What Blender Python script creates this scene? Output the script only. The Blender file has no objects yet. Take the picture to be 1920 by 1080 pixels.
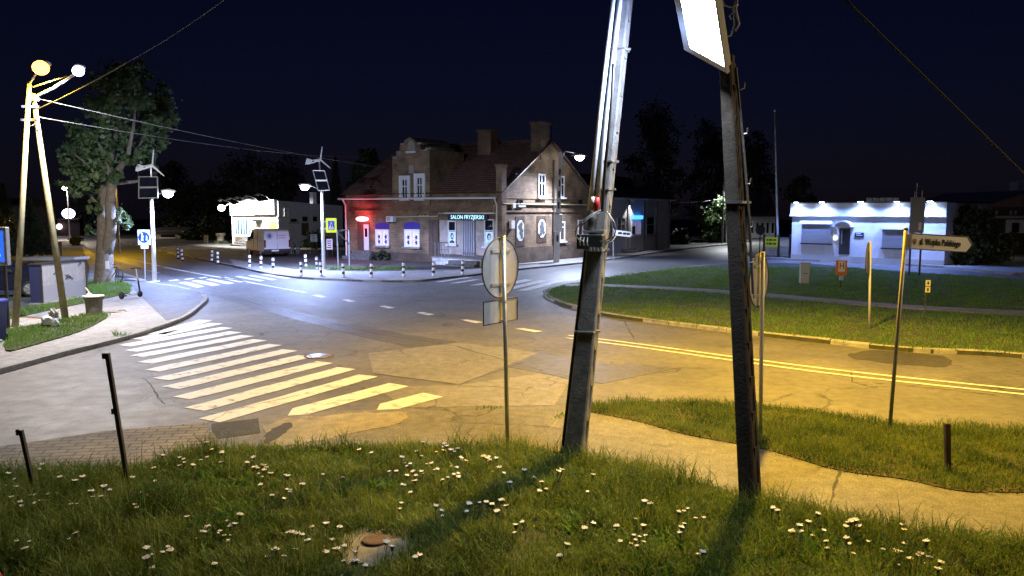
import bpy, math, random
import numpy as np
from mathutils import Vector, Matrix
random.seed(7); RNG = np.random.default_rng(7)
SC = bpy.context.scene
COL = SC.collection
R = math.radians

# ------------------------------------------------------------------ camera
CAM_Z, FOC, PITCH = 3.5, 1500.0, math.atan(145 / 1500)
cd = bpy.data.cameras.new('camera'); cam = bpy.data.objects.new('camera', cd); COL.objects.link(cam)
cam.location = (0, 0, CAM_Z); cam.rotation_euler = (R(90) - PITCH, 0, 0)
cd.sensor_width = 36; cd.lens = 36 * FOC / 1920; cd.clip_start = .05; cd.clip_end = 2000
SC.camera = cam
# ------------------------------------------------------------------ night sky and exposure
W = bpy.data.worlds.new('World'); SC.world = W; W.use_nodes = True
nt = W.node_tree; bg = nt.nodes['Background']
sky = nt.nodes.new('ShaderNodeTexSky'); sky.sky_type = 'NISHITA'; sky.sun_disc = False
sky.sun_elevation = R(25); sky.sun_rotation = R(180); sky.air_density = 1.6; sky.ozone_density = 4; sky.dust_density = .4
tint = nt.nodes.new('ShaderNodeMix'); tint.data_type = 'RGBA'; tint.blend_type = 'MULTIPLY'; tint.inputs[0].default_value = 1
nt.links.new(sky.outputs[0], tint.inputs[6]); tint.inputs[7].default_value = (.38, .36, 1.2, 1)   # clear navy night air
nt.links.new(tint.outputs[2], bg.inputs[0]); bg.inputs[1].default_value = 0.00115
SC.view_settings.view_transform = 'Standard'; SC.view_settings.look = 'None'
SC.view_settings.exposure = .38; SC.view_settings.gamma = 1
SC.render.engine = 'CYCLES'
SC.cycles.use_denoising = True
SC.cycles.max_bounces = 5; SC.cycles.diffuse_bounces = 3; SC.cycles.glossy_bounces = 2
SC.cycles.sample_clamp_indirect = 4; SC.cycles.use_light_tree = True
try: SC.cycles.denoiser = 'OPENIMAGEDENOISE'
except Exception: pass

# ------------------------------------------------------------------ helpers
def ray(px, py):
    u, v = (px - 960) / FOC, (540 - py) / FOC
    return Vector((u, math.cos(PITCH) + v * math.sin(PITCH), -math.sin(PITCH) + v * math.cos(PITCH)))
def G(px, py, z=0.0):
    d = ray(px, py); t = (z - CAM_Z) / d.z
    return Vector((d.x * t, d.y * t, z))
def at(px, py, Y):
    d = ray(px, py); t = Y / d.y
    return Vector((d.x * t, Y, CAM_Z + d.z * t))
def GP(l, z=0.0): return [G(x, y, z) for x, y in l]

def link(o, parent=None):
    COL.objects.link(o)
    if parent: o.parent = parent
    return o
def tag(o, label, cat=None, group=None, kind=None):
    o['label'] = label
    if cat: o['category'] = cat
    if group: o['group'] = group
    if kind: o['kind'] = kind
    return o
def thing(name, label, cat, loc=(0, 0, 0), rz=0, group=None, rot=None):
    o = bpy.data.objects.new(name, None); o.empty_display_size = .3
    COL.objects.link(o); o.location = loc; o.rotation_euler = rot or (0, 0, rz)
    return tag(o, label, cat, group)
def copy_tree(o, parent=None):
    c = o.copy(); COL.objects.link(c)
    if parent: c.parent = parent
    for ch in list(o.children): copy_tree(ch, c)
    return c

class MB:
    def __init__(s): s.v = []; s.f = []; s.m = []
    def add(s, vs, fs, mi=0):
        b = len(s.v); s.v += [tuple(p) for p in vs]; s.f += [tuple(i + b for i in f) for f in fs]; s.m += [mi] * len(fs); return s
    def box(s, c, d, rz=0, mi=0, M=None):
        x, y, z = d[0] / 2, d[1] / 2, d[2] / 2
        P = [Vector((a, b, e)) for e in (-z, z) for a, b in ((-x, -y), (x, -y), (x, y), (-x, y))]
        if M is None: M = Matrix.Rotation(rz, 3, 'Z')
        P = [M @ p + Vector(c) for p in P]
        return s.add(P, [(3, 2, 1, 0), (4, 5, 6, 7), (0, 1, 5, 4), (1, 2, 6, 5), (2, 3, 7, 6), (3, 0, 4, 7)], mi)
    def b2(s, a, b, mi=0):
        a, b = Vector(a), Vector(b); return s.box((a + b) / 2, [abs(q) for q in (b - a)], mi=mi)
    def prism(s, poly, z0, z1, mi=0):
        n = len(poly); A = sum(poly[i][0] * poly[(i + 1) % n][1] - poly[(i + 1) % n][0] * poly[i][1] for i in range(n))
        if A < 0: poly = poly[::-1]
        P = [(p[0], p[1], z0) for p in poly] + [(p[0], p[1], z1) for p in poly]
        return s.add(P, [tuple(range(n, 2 * n)), tuple(range(n - 1, -1, -1))] + [(i, (i + 1) % n, n + (i + 1) % n, n + i) for i in range(n)], mi)
    def tube(s, pts, r, n=8, mi=0):
        pts = [Vector(p) for p in pts]; k = len(pts); rs = r if isinstance(r, (list, tuple)) else [r] * k
        P = []; prev = None
        for i, p in enumerate(pts):
            t = (pts[min(i + 1, k - 1)] - pts[max(i - 1, 0)]).normalized()
            if prev is None: a = t.orthogonal().normalized()
            else: a = (prev - t * prev.dot(t)); a = a.normalized() if a.length > 1e-6 else t.orthogonal().normalized()
            prev = a; b = t.cross(a)
            for j in range(n):
                q = 2 * math.pi * j / n; P.append(p + (a * math.cos(q) + b * math.sin(q)) * rs[i])
        F = [(i * n + j, i * n + (j + 1) % n, (i + 1) * n + (j + 1) % n, (i + 1) * n + j) for i in range(k - 1) for j in range(n)]
        F += [tuple(range(n - 1, -1, -1)), tuple((k - 1) * n + j for j in range(n))]
        return s.add(P, F, mi)
    def cyl(s, a, b, r, n=16, mi=0): return s.tube([a, b], r, n, mi)
    def lathe(s, prof, n=16, c=(0, 0, 0), mi=0):
        P = [(c[0] + r * math.cos(2 * math.pi * j / n), c[1] + r * math.sin(2 * math.pi * j / n), c[2] + z) for r, z in prof for j in range(n)]
        k = len(prof)
        F = [(i * n + j, i * n + (j + 1) % n, (i + 1) * n + (j + 1) % n, (i + 1) * n + j) for i in range(k - 1) for j in range(n)]
        F += [tuple(range(n - 1, -1, -1)), tuple((k - 1) * n + j for j in range(n))]
        return s.add(P, F, mi)
    def ell(s, c, r, n=12, m=8, mi=0, jit=0):
        P = []
        for i in range(m + 1):
            th = math.pi * i / m
            for j in range(n):
                q = 2 * math.pi * j / n; k = 1 + random.uniform(-jit, jit)
                P.append((c[0] + r[0] * k * math.sin(th) * math.cos(q), c[1] + r[1] * k * math.sin(th) * math.sin(q), c[2] + r[2] * k * math.cos(th)))
        return s.add(P, [(i * n + j, (i + 1) * n + j, (i + 1) * n + (j + 1) % n, i * n + (j + 1) % n) for i in range(m) for j in range(n)], mi)
    def loft(s, secs, mi=0):
        n = len(secs[0]); k = len(secs); P = [p for q in secs for p in q]
        F = [(i * n + j, i * n + (j + 1) % n, (i + 1) * n + (j + 1) % n, (i + 1) * n + j) for i in range(k - 1) for j in range(n)]
        F += [tuple(range(n - 1, -1, -1)), tuple((k - 1) * n + j for j in range(n))]
        return s.add(P, F, mi)
    def build(s, name, mat, parent=None, smooth=False, bevel=0, loc=None, rz=0):
        me = bpy.data.meshes.new(name); me.from_pydata(s.v, [], s.f)
        for m in (mat if isinstance(mat, (list, tuple)) else [mat]): me.materials.append(m)
        if any(s.m): me.polygons.foreach_set('material_index', s.m)
        if smooth: me.polygons.foreach_set('use_smooth', [True] * len(s.f))
        me.update(); o = link(bpy.data.objects.new(name, me), parent)
        if loc is not None: o.location = loc
        o.rotation_euler.z = rz
        if bevel:
            b = o.modifiers.new('bevel', 'BEVEL'); b.width = bevel; b.segments = 2; b.limit_method = 'ANGLE'
        return o

def quads_mesh(name, V, mat, parent=None, loc=None):
    """V: (N,4,3) loose quads as one mesh"""
    V = np.asarray(V, dtype=np.float32); n = len(V); me = bpy.data.meshes.new(name)
    me.vertices.add(n * 4); me.vertices.foreach_set('co', V.reshape(-1))
    me.loops.add(n * 4); me.loops.foreach_set('vertex_index', np.arange(n * 4, dtype=np.int32))
    me.polygons.add(n); me.polygons.foreach_set('loop_start', np.arange(0, n * 4, 4, dtype=np.int32))
    me.update(calc_edges=True); me.materials.append(mat)
    o = link(bpy.data.objects.new(name, me), parent)
    if loc is not None: o.location = loc
    return o

# ------------------------------------------------------------------ materials
def mat(name, col, rough=.7, metal=0, col2=None, scale=6, bump=0, bscale=60, spec=.5, emit=None, es=0, detail=6, obj=False):
    m = bpy.data.materials.new(name); m.use_nodes = True; t = m.node_tree; b = t.nodes['Principled BSDF']
    b.inputs['Roughness'].default_value = rough; b.inputs['Metallic'].default_value = metal
    b.inputs['Specular IOR Level'].default_value = spec
    c = tuple(col) + (1,)
    b.inputs['Base Color'].default_value = c
    g = None
    if col2 is not None or bump:
        g = t.nodes.new('ShaderNodeTexCoord').outputs['Object'] if obj else t.nodes.new('ShaderNodeNewGeometry').outputs['Position']
    if col2 is not None:
        n = t.nodes.new('ShaderNodeTexNoise'); n.inputs['Scale'].default_value = scale; n.inputs['Detail'].default_value = detail
        n.inputs['Roughness'].default_value = .65
        t.links.new(g, n.inputs['Vector']); r = t.nodes.new('ShaderNodeValToRGB')
        r.color_ramp.elements[0].position = .35; r.color_ramp.elements[1].position = .68
        r.color_ramp.elements[0].color = c; r.color_ramp.elements[1].color = tuple(col2) + (1,)
        t.links.new(n.outputs['Fac'], r.inputs[0]); t.links.new(r.outputs[0], b.inputs['Base Color'])
    if bump:
        n2 = t.nodes.new('ShaderNodeTexNoise'); n2.inputs['Scale'].default_value = bscale; n2.inputs['Detail'].default_value = 4
        t.links.new(g, n2.inputs['Vector']); bp = t.nodes.new('ShaderNodeBump'); bp.inputs['Strength'].default_value = bump
        bp.inputs['Distance'].default_value = .02
        t.links.new(n2.outputs['Fac'], bp.inputs['Height']); t.links.new(bp.outputs[0], b.inputs['Normal'])
    if emit is not None:
        b.inputs['Emission Color'].default_value = tuple(emit) + (1,); b.inputs['Emission Strength'].default_value = es
    return m

def asphalt(name, c0, c1, crack=.5, rough=.55, crack_scale=.33, spec=.5):
    """patchy, speckled and cracked asphalt"""
    m = bpy.data.materials.new(name); m.use_nodes = True; t = m.node_tree; b = t.nodes['Principled BSDF']; L = t.links.new
    g = t.nodes.new('ShaderNodeNewGeometry').outputs['Position']
    def noise(s, d=5, dist=0):
        n = t.nodes.new('ShaderNodeTexNoise'); n.inputs['Scale'].default_value = s; n.inputs['Detail'].default_value = d
        n.inputs['Distortion'].default_value = dist; L(g, n.inputs['Vector']); return n
    def ramp(i, p0, p1, a, bb):
        r = t.nodes.new('ShaderNodeValToRGB'); e = r.color_ramp.elements; e[0].position = p0; e[1].position = p1
        e[0].color = tuple(a) + (1,); e[1].color = tuple(bb) + (1,); L(i, r.inputs[0]); return r.outputs[0]
    def mix(mode, f, a, bb):
        x = t.nodes.new('ShaderNodeMix'); x.data_type = 'RGBA'; x.blend_type = mode
        if isinstance(f, float): x.inputs[0].default_value = f
        else: L(f, x.inputs[0])
        L(a, x.inputs[6]); L(bb, x.inputs[7]); return x.outputs[2]
    big = ramp(noise(.45, 6, .6).outputs['Fac'], .3, .7, c0, c1)
    sp = ramp(noise(55, 3).outputs['Fac'], .3, .72, (.5, .5, .5), (1.5, 1.5, 1.5))
    mid = ramp(noise(5, 5).outputs['Fac'], .3, .7, (.78, .78, .78), (1.22, 1.22, 1.22))
    c = mix('MULTIPLY', 1.0, mix('MULTIPLY', 1.0, big, sp), mid)
    wn = noise(1.3, 4)
    va = t.nodes.new('ShaderNodeVectorMath'); va.operation = 'MULTIPLY_ADD'
    L(wn.outputs['Color'], va.inputs[0]); va.inputs[1].default_value = (1.2, 1.2, 0); L(g, va.inputs[2])
    vo = t.nodes.new('ShaderNodeTexVoronoi'); vo.feature = 'DISTANCE_TO_EDGE'; vo.inputs['Scale'].default_value = crack_scale
    L(va.outputs[0], vo.inputs['Vector'])
    ck = ramp(vo.outputs['Distance'], .0, .012, (1, 1, 1), (0, 0, 0))
    gate = ramp(noise(.5, 2).outputs['Fac'], .48, .6, (0, 0, 0), (crack, crack, crack))
    k = mix('MULTIPLY', 1.0, ck, gate)
    dark = t.nodes.new('ShaderNodeRGB'); dark.outputs[0].default_value = (.012, .011, .01, 1)
    L(mix('MIX', k, c, dark.outputs[0]), b.inputs['Base Color'])
    rr = t.nodes.new('ShaderNodeMapRange'); rr.inputs['To Min'].default_value = rough - .12; rr.inputs['To Max'].default_value = rough + .14
    L(noise(2.2, 5).outputs['Fac'], rr.inputs['Value']); L(rr.outputs[0], b.inputs['Roughness'])
    b.inputs['Specular IOR Level'].default_value = spec
    bp = t.nodes.new('ShaderNodeBump'); bp.inputs['Strength'].default_value = .35; bp.inputs['Distance'].default_value = .012
    L(noise(70, 3).outputs['Fac'], bp.inputs['Height']); L(bp.outputs[0], b.inputs['Normal'])
    return m

def brick(name, ca, cb, mortar, scale=1, bw=.26, bh=.078, obj=True, rough=.85, plane='wall', msize=.012):
    m = bpy.data.materials.new(name); m.use_nodes = True; t = m.node_tree; b = t.nodes['Principled BSDF']; L = t.links.new
    tc = t.nodes.new('ShaderNodeTexCoord').outputs['Object'] if obj else t.nodes.new('ShaderNodeNewGeometry').outputs['Position']
    s = t.nodes.new('ShaderNodeSeparateXYZ'); L(tc, s.inputs[0]); c = t.nodes.new('ShaderNodeCombineXYZ')
    if plane == 'wall':
        a = t.nodes.new('ShaderNodeMath'); L(s.outputs[0], a.inputs[0]); L(s.outputs[1], a.inputs[1]); L(a.outputs[0], c.inputs[0]); L(s.outputs[2], c.inputs[1])
        vec = c.outputs[0]
    else:
        mp = t.nodes.new('ShaderNodeMapping'); mp.inputs['Rotation'].default_value = (0, 0, R(plane)); L(tc, mp.inputs[0]); vec = mp.outputs[0]
    bt = t.nodes.new('ShaderNodeTexBrick'); L(vec, bt.inputs['Vector'])
    bt.inputs['Scale'].default_value = scale; bt.inputs['Brick Width'].default_value = bw; bt.inputs['Row Height'].default_value = bh
    bt.inputs['Mortar Size'].default_value = msize; bt.inputs['Color1'].default_value = ca + (1,); bt.inputs['Color2'].default_value = cb + (1,)
    bt.inputs['Mortar'].default_value = mortar + (1,); bt.inputs['Bias'].default_value = -.1
    n = t.nodes.new('ShaderNodeTexNoise'); n.inputs['Scale'].default_value = 1.1; n.inputs['Detail'].default_value = 8; L(tc, n.inputs['Vector'])
    r = t.nodes.new('ShaderNodeValToRGB'); r.color_ramp.elements[0].position = .3; r.color_ramp.elements[1].position = .72
    r.color_ramp.elements[0].color = (.5, .5, .5, 1); r.color_ramp.elements[1].color = (1.35, 1.3, 1.2, 1); L(n.outputs['Fac'], r.inputs[0])
    x = t.nodes.new('ShaderNodeMix'); x.data_type = 'RGBA'; x.blend_type = 'MULTIPLY'; x.inputs[0].default_value = 1
    L(bt.outputs['Color'], x.inputs[6]); L(r.outputs[0], x.inputs[7]); L(x.outputs[2], b.inputs['Base Color'])
    b.inputs['Roughness'].default_value = rough
    bp = t.nodes.new('ShaderNodeBump'); bp.inputs['Strength'].default_value = .6; bp.inputs['Distance'].default_value = .015; bp.invert = True
    L(bt.outputs['Fac'], bp.inputs['Height']); L(bp.outputs[0], b.inputs['Normal'])
    return m

def emis(name, c, s): return mat(name, (.02, .02, .02), .5, emit=c, es=s)

M = {}
M['road'] = asphalt('road_asphalt', (.09, .087, .086), (.145, .14, .136), .8, .64)
M['lane'] = asphalt('new_asphalt', (.075, .073, .073), (.1, .097, .097), .3, .54)
M['old'] = asphalt('old_asphalt', (.15, .145, .135), (.2, .19, .175), .9, .62, .5)
M['path'] = asphalt('path_asphalt', (.115, .11, .1), (.165, .157, .14), .7, .75, .22)
M['yard'] = asphalt('yard_asphalt', (.055, .053, .047), (.1, .092, .08), .5, .85, .4)
M['pad'] = asphalt('pad_asphalt', (.085, .083, .083), (.115, .112, .112), .25, .7, .3)
M['dirtpatch'] = asphalt('dark_patch', (.035, .034, .034), (.06, .057, .055), .2, .9, .9)
M['worn'] = asphalt('worn_concrete', (.16, .145, .115), (.3, .27, .21), .8, .85, .8)
M['pave'] = asphalt('pavement_concrete', (.22, .21, .2), (.3, .29, .275), .4, .75, .25)
M['kerb'] = mat('kerb_concrete', (.2, .195, .18), .85, col2=(.34, .33, .3), scale=4, bump=.4)
M['paint'] = mat('road_paint', (.2, .195, .185), .6, col2=(.64, .63, .6), scale=3.6, bump=.3, bscale=40, detail=12)
for e_, p_ in zip([n for n in M['paint'].node_tree.nodes if n.type == 'VALTORGB'][0].color_ramp.elements, (.33, .47)): e_.position = p_
M['soil'] = mat('lawn_soil', (.03, .04, .014), .95, col2=(.07, .065, .03), scale=3, bump=.6, bscale=25)
M['ground'] = mat('ground_soil', (.03, .032, .02), .95, col2=(.055, .05, .033), scale=.6)
M['pavers'] = brick('concrete_pavers', (.19, .17, .14), (.24, .215, .175), (.07, .062, .05), 1, .32, .16, False, .85, -8, .014)
def translucent(m, src, f):
    t = m.node_tree; bs = t.nodes['Principled BSDF']; out = [n for n in t.nodes if n.type == 'OUTPUT_MATERIAL'][0]
    tr = t.nodes.new('ShaderNodeBsdfTranslucent'); t.links.new(src, tr.inputs[0]); mx = t.nodes.new('ShaderNodeMixShader'); mx.inputs[0].default_value = f
    t.links.new(bs.outputs[0], mx.inputs[1]); t.links.new(tr.outputs[0], mx.inputs[2]); t.links.new(mx.outputs[0], out.inputs[0])
def blade(name, a, b, c):
    m = mat(name, a, .55, col2=b, scale=1.1, detail=3, spec=.3); t = m.node_tree
    n = t.nodes.new('ShaderNodeTexNoise'); n.inputs['Scale'].default_value = 38; n.inputs['Detail'].default_value = 1
    t.links.new(t.nodes.new('ShaderNodeNewGeometry').outputs['Position'], n.inputs['Vector'])
    r = t.nodes.new('ShaderNodeValToRGB'); r.color_ramp.elements[0].position = .52; r.color_ramp.elements[1].position = .7
    r.color_ramp.elements[0].color = (0, 0, 0, 1); r.color_ramp.elements[1].color = (.8, .8, .8, 1)
    t.links.new(n.outputs['Fac'], r.inputs[0])
    x = t.nodes.new('ShaderNodeMix'); x.data_type = 'RGBA'; t.links.new(r.outputs[0], x.inputs[0])
    bs = t.nodes['Principled BSDF']; src = bs.inputs['Base Color'].links[0].from_socket
    t.links.new(src, x.inputs[6]); x.inputs[7].default_value = c + (1,); t.links.new(x.outputs[2], bs.inputs['Base Color'])
    translucent(m, x.outputs[2], .42); return m
M['blade'] = blade('grass_blades', (.04, .105, .014), (.18, .25, .05), (.4, .36, .15))
M['blade2'] = blade('short_grass', (.085, .215, .026), (.16, .28, .048), (.26, .28, .08))
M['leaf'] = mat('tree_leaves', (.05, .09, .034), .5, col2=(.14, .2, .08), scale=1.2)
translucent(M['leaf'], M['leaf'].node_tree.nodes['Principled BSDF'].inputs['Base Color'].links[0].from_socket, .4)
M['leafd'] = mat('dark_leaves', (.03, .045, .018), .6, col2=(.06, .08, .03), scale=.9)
M['needle'] = mat('conifer_needles', (.02, .035, .018), .7, col2=(.045, .055, .025), scale=1.5)
M['bark'] = mat('bark', (.1, .085, .065), .9, col2=(.19, .165, .13), scale=7, bump=.8, bscale=18)
M['petal'] = mat('yarrow_petals', (.88, .87, .82), .7)
M['stem'] = mat('plant_stems', (.07, .1, .03), .7)
M['conc'] = mat('pole_concrete', (.1, .095, .09), .85, col2=(.2, .19, .18), scale=5, bump=.4, bscale=40)
M['pdark'] = mat('weathered_pole', (.018, .013, .01), .95, col2=(.045, .034, .026), scale=6, bump=.5, bscale=30)
M['galv'] = mat('galvanised_steel', (.42, .42, .42), .42, .75, col2=(.55, .55, .55), scale=8)
M['signback'] = mat('grey_sign_back', (.3, .3, .31), .55, .1, col2=(.36, .36, .37), scale=3)
M['white'] = mat('white_paint', (.72, .72, .71), .5, col2=(.8, .8, .79), scale=2)
M['whitepvc'] = mat('white_duct', (.78, .78, .78), .45)
M['black'] = mat('black_plastic', (.018, .018, .019), .5)
M['rubber'] = mat('rubber', (.02, .02, .02), .85)
M['dsteel'] = mat('dark_steel', (.035, .032, .03), .6, .3, col2=(.07, .06, .05), scale=9)
M['yellow'] = mat('yellow_sheeting', (.75, .8, .02), .45)
M['ypaint'] = mat('yellow_paint', (.6, .5, .08), .5)
M['blue'] = mat('blue_sheeting', (.01, .06, .55), .4)
M['red'] = mat('red_paint', (.55, .025, .02), .5)
M['orange'] = mat('orange_paint', (.75, .16, .015), .5)
M['brick'] = brick('clinker_brick', (.275, .175, .095), (.17, .104, .056), (.25, .215, .165), 1, .34, .115)
M['brickpale'] = brick('pale_salon_brick', (.5, .42, .38), (.38, .31, .27), (.55, .52, .48))
M['tile'] = mat('clay_tiles', (.13, .07, .056), .3, col2=(.23, .135, .11), scale=2.2, obj=True)
M['glass'] = mat('dark_glass', (.015, .017, .022), .08)
M['wood'] = mat('brown_wood', (.075, .045, .03), .6, col2=(.12, .075, .05), scale=5)
M['render'] = mat('white_render', (.56, .57, .58), .85, col2=(.68, .69, .7), scale=1.3, bump=.2)
M['greyrender'] = mat('grey_render', (.42, .42, .42), .85, col2=(.5, .5, .5), scale=1.2, bump=.2)
M['beige'] = mat('beige_render', (.3, .27, .22), .85, col2=(.38, .34, .28), scale=1.2)
M['stone'] = brick('stone_blocks', (.62, .61, .58), (.42, .41, .38), (.25, .24, .22), 1, .55, .26)
M['shutter'] = mat('grey_shutter', (.27, .27, .28), .6)
M['solar'] = mat('solar_cells', (.008, .01, .02), .2)
M['gray'] = mat('grey_plastic', (.4, .4, .38), .6)
M['rust'] = mat('rusty_iron', (.1, .055, .035), .8, col2=(.17, .1, .06), scale=14, bump=.5)

def text(s, size, parent, loc, rot, m, name='lettering', align='CENTER', sx=1, ext=.003, bold=0.0):
    c = bpy.data.curves.new(name, 'FONT'); c.body = s; c.size = size; c.align_x = align; c.align_y = 'CENTER'; c.extrude = ext; c.offset = size * bold
    t = bpy.data.objects.new(name, c); COL.objects.link(t); bpy.context.view_layer.update()
    me = bpy.data.meshes.new_from_object(t.evaluated_get(bpy.context.evaluated_depsgraph_get())); COL.objects.unlink(t); bpy.data.objects.remove(t)
    me.materials.clear(); me.materials.append(m)
    o = link(bpy.data.objects.new(name, me), parent); o.location = loc; o.rotation_euler = rot; o.scale.x = sx
    return o
def bulb(parent, loc, watts, col, radius=.12, kind='POINT', size=160, blend=.3, rot=(0, 0, 0)):
    l = bpy.data.lights.new('lamp_light', kind); l.energy = watts; l.color = col; l.shadow_soft_size = radius
    if kind == 'SPOT': l.spot_size = R(size); l.spot_blend = blend
    o = link(bpy.data.objects.new('lamp_light', l), parent); o.location = loc; o.rotation_euler = rot
    return o
LED = (.62, .74, 1.0); LEDB = (.38, .5, 1.0); NA = (1.0, .575, .035)

# ------------------------------------------------------------------ ground, road, pavements
def sheet(name, poly, z0, z1, m, label):
    o = MB().prism([(p[0], p[1]) for p in poly], z0, z1).build(name, m); o['kind'] = 'structure'; o['label'] = label; return o
def kerb(name, chain, w, z, label, side=1):
    """a run of metre long kerb stones with open joints"""
    P = [Vector((p[0], p[1])) for p in chain]; S = [0]
    for a, b in zip(P[:-1], P[1:]): S.append(S[-1] + (b - a).length)
    def pos(q):
        q = min(max(q, 0), S[-1]); i = max(0, min(len(P) - 2, int(np.searchsorted(S, q)) - 1)); return P[i].lerp(P[i + 1], (q - S[i]) / max(S[i + 1] - S[i], 1e-6))
    mb = MB(); rg = random.Random(11); q = 0
    while q < S[-1] - .05:
        e = min(q + 1.0, S[-1]); secs = []; dz = rg.uniform(-.012, .008); dx = rg.uniform(-.012, .012)
        for f in (.012, .35, .65, .988):
            u = q + (e - q) * f; p = pos(u); t = (pos(u + .15) - pos(u - .15)).normalized(); n = Vector((-t.y, t.x)) * side; p = p + n * dx; r = p + n * w; zz = z + dz
            secs.append([(p.x, p.y, -.08), (p.x, p.y, zz - .02), (p.x + n.x * .02, p.y + n.y * .02, zz), (r.x, r.y, zz), (r.x, r.y, -.08)])
        mb.loft(secs); q = e
    o = mb.build(name, M['kerb']); o['kind'] = 'structure'; o['label'] = label; return o
def smooth(l, n=4):
    """Catmull-Rom through pixel points"""
    out = []
    for i in range(len(l) - 1):
        p0, p1, p2, p3 = (np.array(l[max(0, min(len(l) - 1, k))], float) for k in (i - 1, i, i + 1, i + 2))
        for k in range(n):
            t = k / n
            out.append(tuple(.5 * (2 * p1 + (p2 - p0) * t + (2 * p0 - 5 * p1 + 4 * p2 - p3) * t * t + (3 * p1 - p0 - 3 * p2 + p3) * t ** 3)))
    return out + [tuple(l[-1])]

sheet('ground', [(-260, -25), (260, -25), (260, 330), (-260, 330)], -.3, -.09, M['ground'], 'dark bare ground reaching the horizon')
sheet('road', [(-140, 2), (120, 2), (120, 140), (-140, 140)], -.08, 0, M['road'], 'worn grey asphalt of the junction')

# far corner plot: yard, house pavement
kD = smooth([(150, 437), (230, 453), (300, 469), (370, 484), (440, 498), (500, 511), (560, 519), (640, 523), (700, 525), (780, 525), (830, 520), (880, 515), (920, 510), (975, 503.5), (1115, 489), (1257, 469), (1330, 461), (1380, 456.5)], 3)
pD = GP(kD, .1)
sheet('yard', [p for p in pD] + [Vector((60, 139, 0)), Vector((-120, 139, 0))], -.05, .095, M['yard'], 'dark uneven forecourt behind the bollards')
kerb('kerb', pD, .15, .1, 'pale kerb round the corner by the brick house')
band = smooth([(1380, 454.5), (1257, 465), (1115, 480), (985, 493), (940, 498), (905, 502), (860, 505), (700, 509), (620, 508), (560, 506), (525, 500), (480, 493), (430, 486)], 3)
kk = [p for p in pD if p.x > G(432, 496, .1).x - .3]
sheet('pavement', kk + GP(band, .1), .0, .104, M['pave'], 'pale concrete pavement round the far corner')

# near left island
kA = smooth([(-160, 730), (0, 691), (120, 659), (240, 629), (340, 596), (378, 570), (389, 557), (378, 547), (330, 535), (292, 530), (255, 519), (215, 504), (180, 480), (160, 460), (150, 445)], 4)
pA = GP(kA, .12)
sheet('pavement', pA + [Vector((-139, 100, 0)), Vector((-139, 20, 0))], -.05, .115, M['pave'], 'light concrete pavement of the near left corner')
kerb('kerb', pA, .14, .12, 'broken kerb round the near left corner')
sheet('asphalt_pad', GP([(255, 547), (312, 601), (340, 593), (373, 569.5), (383, 557), (373, 548.5), (330, 537), (292, 532), (245, 524), (215, 512), (205, 520), (245, 535)], .12), .0, .119, M['pad'], 'darker asphalt apron by the near left corner')
sheet('parking_lot', GP([(-260, 625), (-20, 592), (75, 573), (162, 554), (168, 500), (150, 452), (-260, 452)], .12), .0, .119, M['yard'], 'dark parking area behind the metal bin shelter')
gA1 = GP(smooth([(10, 619), (110, 602), (165, 589), (194, 588), (199, 597), (150, 622), (90, 640), (20, 659), (9, 652)], 3), .12)
sheet('lawn', gA1, .0, .15, M['soil'], 'small grass island under the twin pole')
gA2 = GP([(-60, 616), (80, 585), (165, 567), (243, 550), (247, 536), (225, 527), (195, 521), (166, 528), (163, 556), (75, 574), (-60, 598)], .12)
sheet('lawn', gA2, .0, .14, M['soil'], 'grass strip round the tree and bin shelter')

# right grass island
kC = smooth([(2300, 705), (1920, 663), (1700, 651), (1550, 636), (1430, 623), (1300, 608), (1150, 589), (1070, 572), (1032, 558), (1020, 548), (1030, 540), (1060, 533), (1110, 526), (1150, 517.5), (1300, 498.5), (1400, 492.5), (1480, 493), (1560, 497), (1640, 505), (1760, 513), (1900, 521), (2150, 535), (2300, 545)], 4)
pC = GP(kC, .12)
kerb('kerb', pC, .2, .12, 'long kerb round the right grass island', -1)
sheet('lawn', pC, -.05, .1, M['soil'], 'grassed island between the road and the side street')
fp1 = smooth([(1058, 534), (1095, 531.5), (1200, 535.5), (1330, 542), (1440, 550), (1600, 564), (1760, 575), (1920, 583), (2200, 600)], 3)
fp2 = smooth([(2200, 609), (1920, 591), (1760, 582), (1600, 571), (1440, 556.5), (1330, 548), (1200, 540), (1095, 536.5), (1062, 537)], 3)
sheet('footpath', GP(fp1, .12) + GP(fp2, .12), .0, .125, M['pave'], 'narrow pale footpath crossing the grass island')
pavB = GP([(1405, 478), (1425, 483), (1483, 485.5), (1650, 492), (1770, 499.5), (1840, 507), (1900, 512)], .12)
sheet('pavement', pavB + [Vector((75, 46, 0)), Vector((75, 110, 0)), Vector((30, 110, 0))], .0, .14, M['pave'], 'pavement along the white building')

# near verge
path_top = smooth([(400, 795), (480, 782), (540, 779), (660, 771), (760, 766), (920, 763), (1050, 766), (1110, 767), (1200, 790), (1290, 815), (1440, 843), (1570, 880), (1700, 898), (1800, 918), (1920, 921), (2300, 935), (3000, 955)], 3)
path_poly = GP(path_top, .03) + [Vector((14, 5, 0)), Vector((-5, 8, 0))]
sheet('footpath', GP(path_top, .03) + [Vector((14, 5, 0)), Vector((-5, 8, 0))] + GP([(400, 840)], .03), -.05, .03, M['path'], 'sandy asphalt footpath along the near verge')
sheet('brick_paving', GP([(-160, 868), (0, 837), (200, 808), (382, 792), (408, 822), (396, 870), (235, 930), (-160, 1000), (-1100, 1080), (-1100, 940)], .04), -.05, .04, M['pavers'], 'grey paver strip along the side street')
sheet('road_patch', GP([(396, 795), (484, 785), (488, 812), (430, 820), (402, 824)], .03), .0, .036, M['dirtpatch'], 'dark broken asphalt patch beside the crossing')
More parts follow.
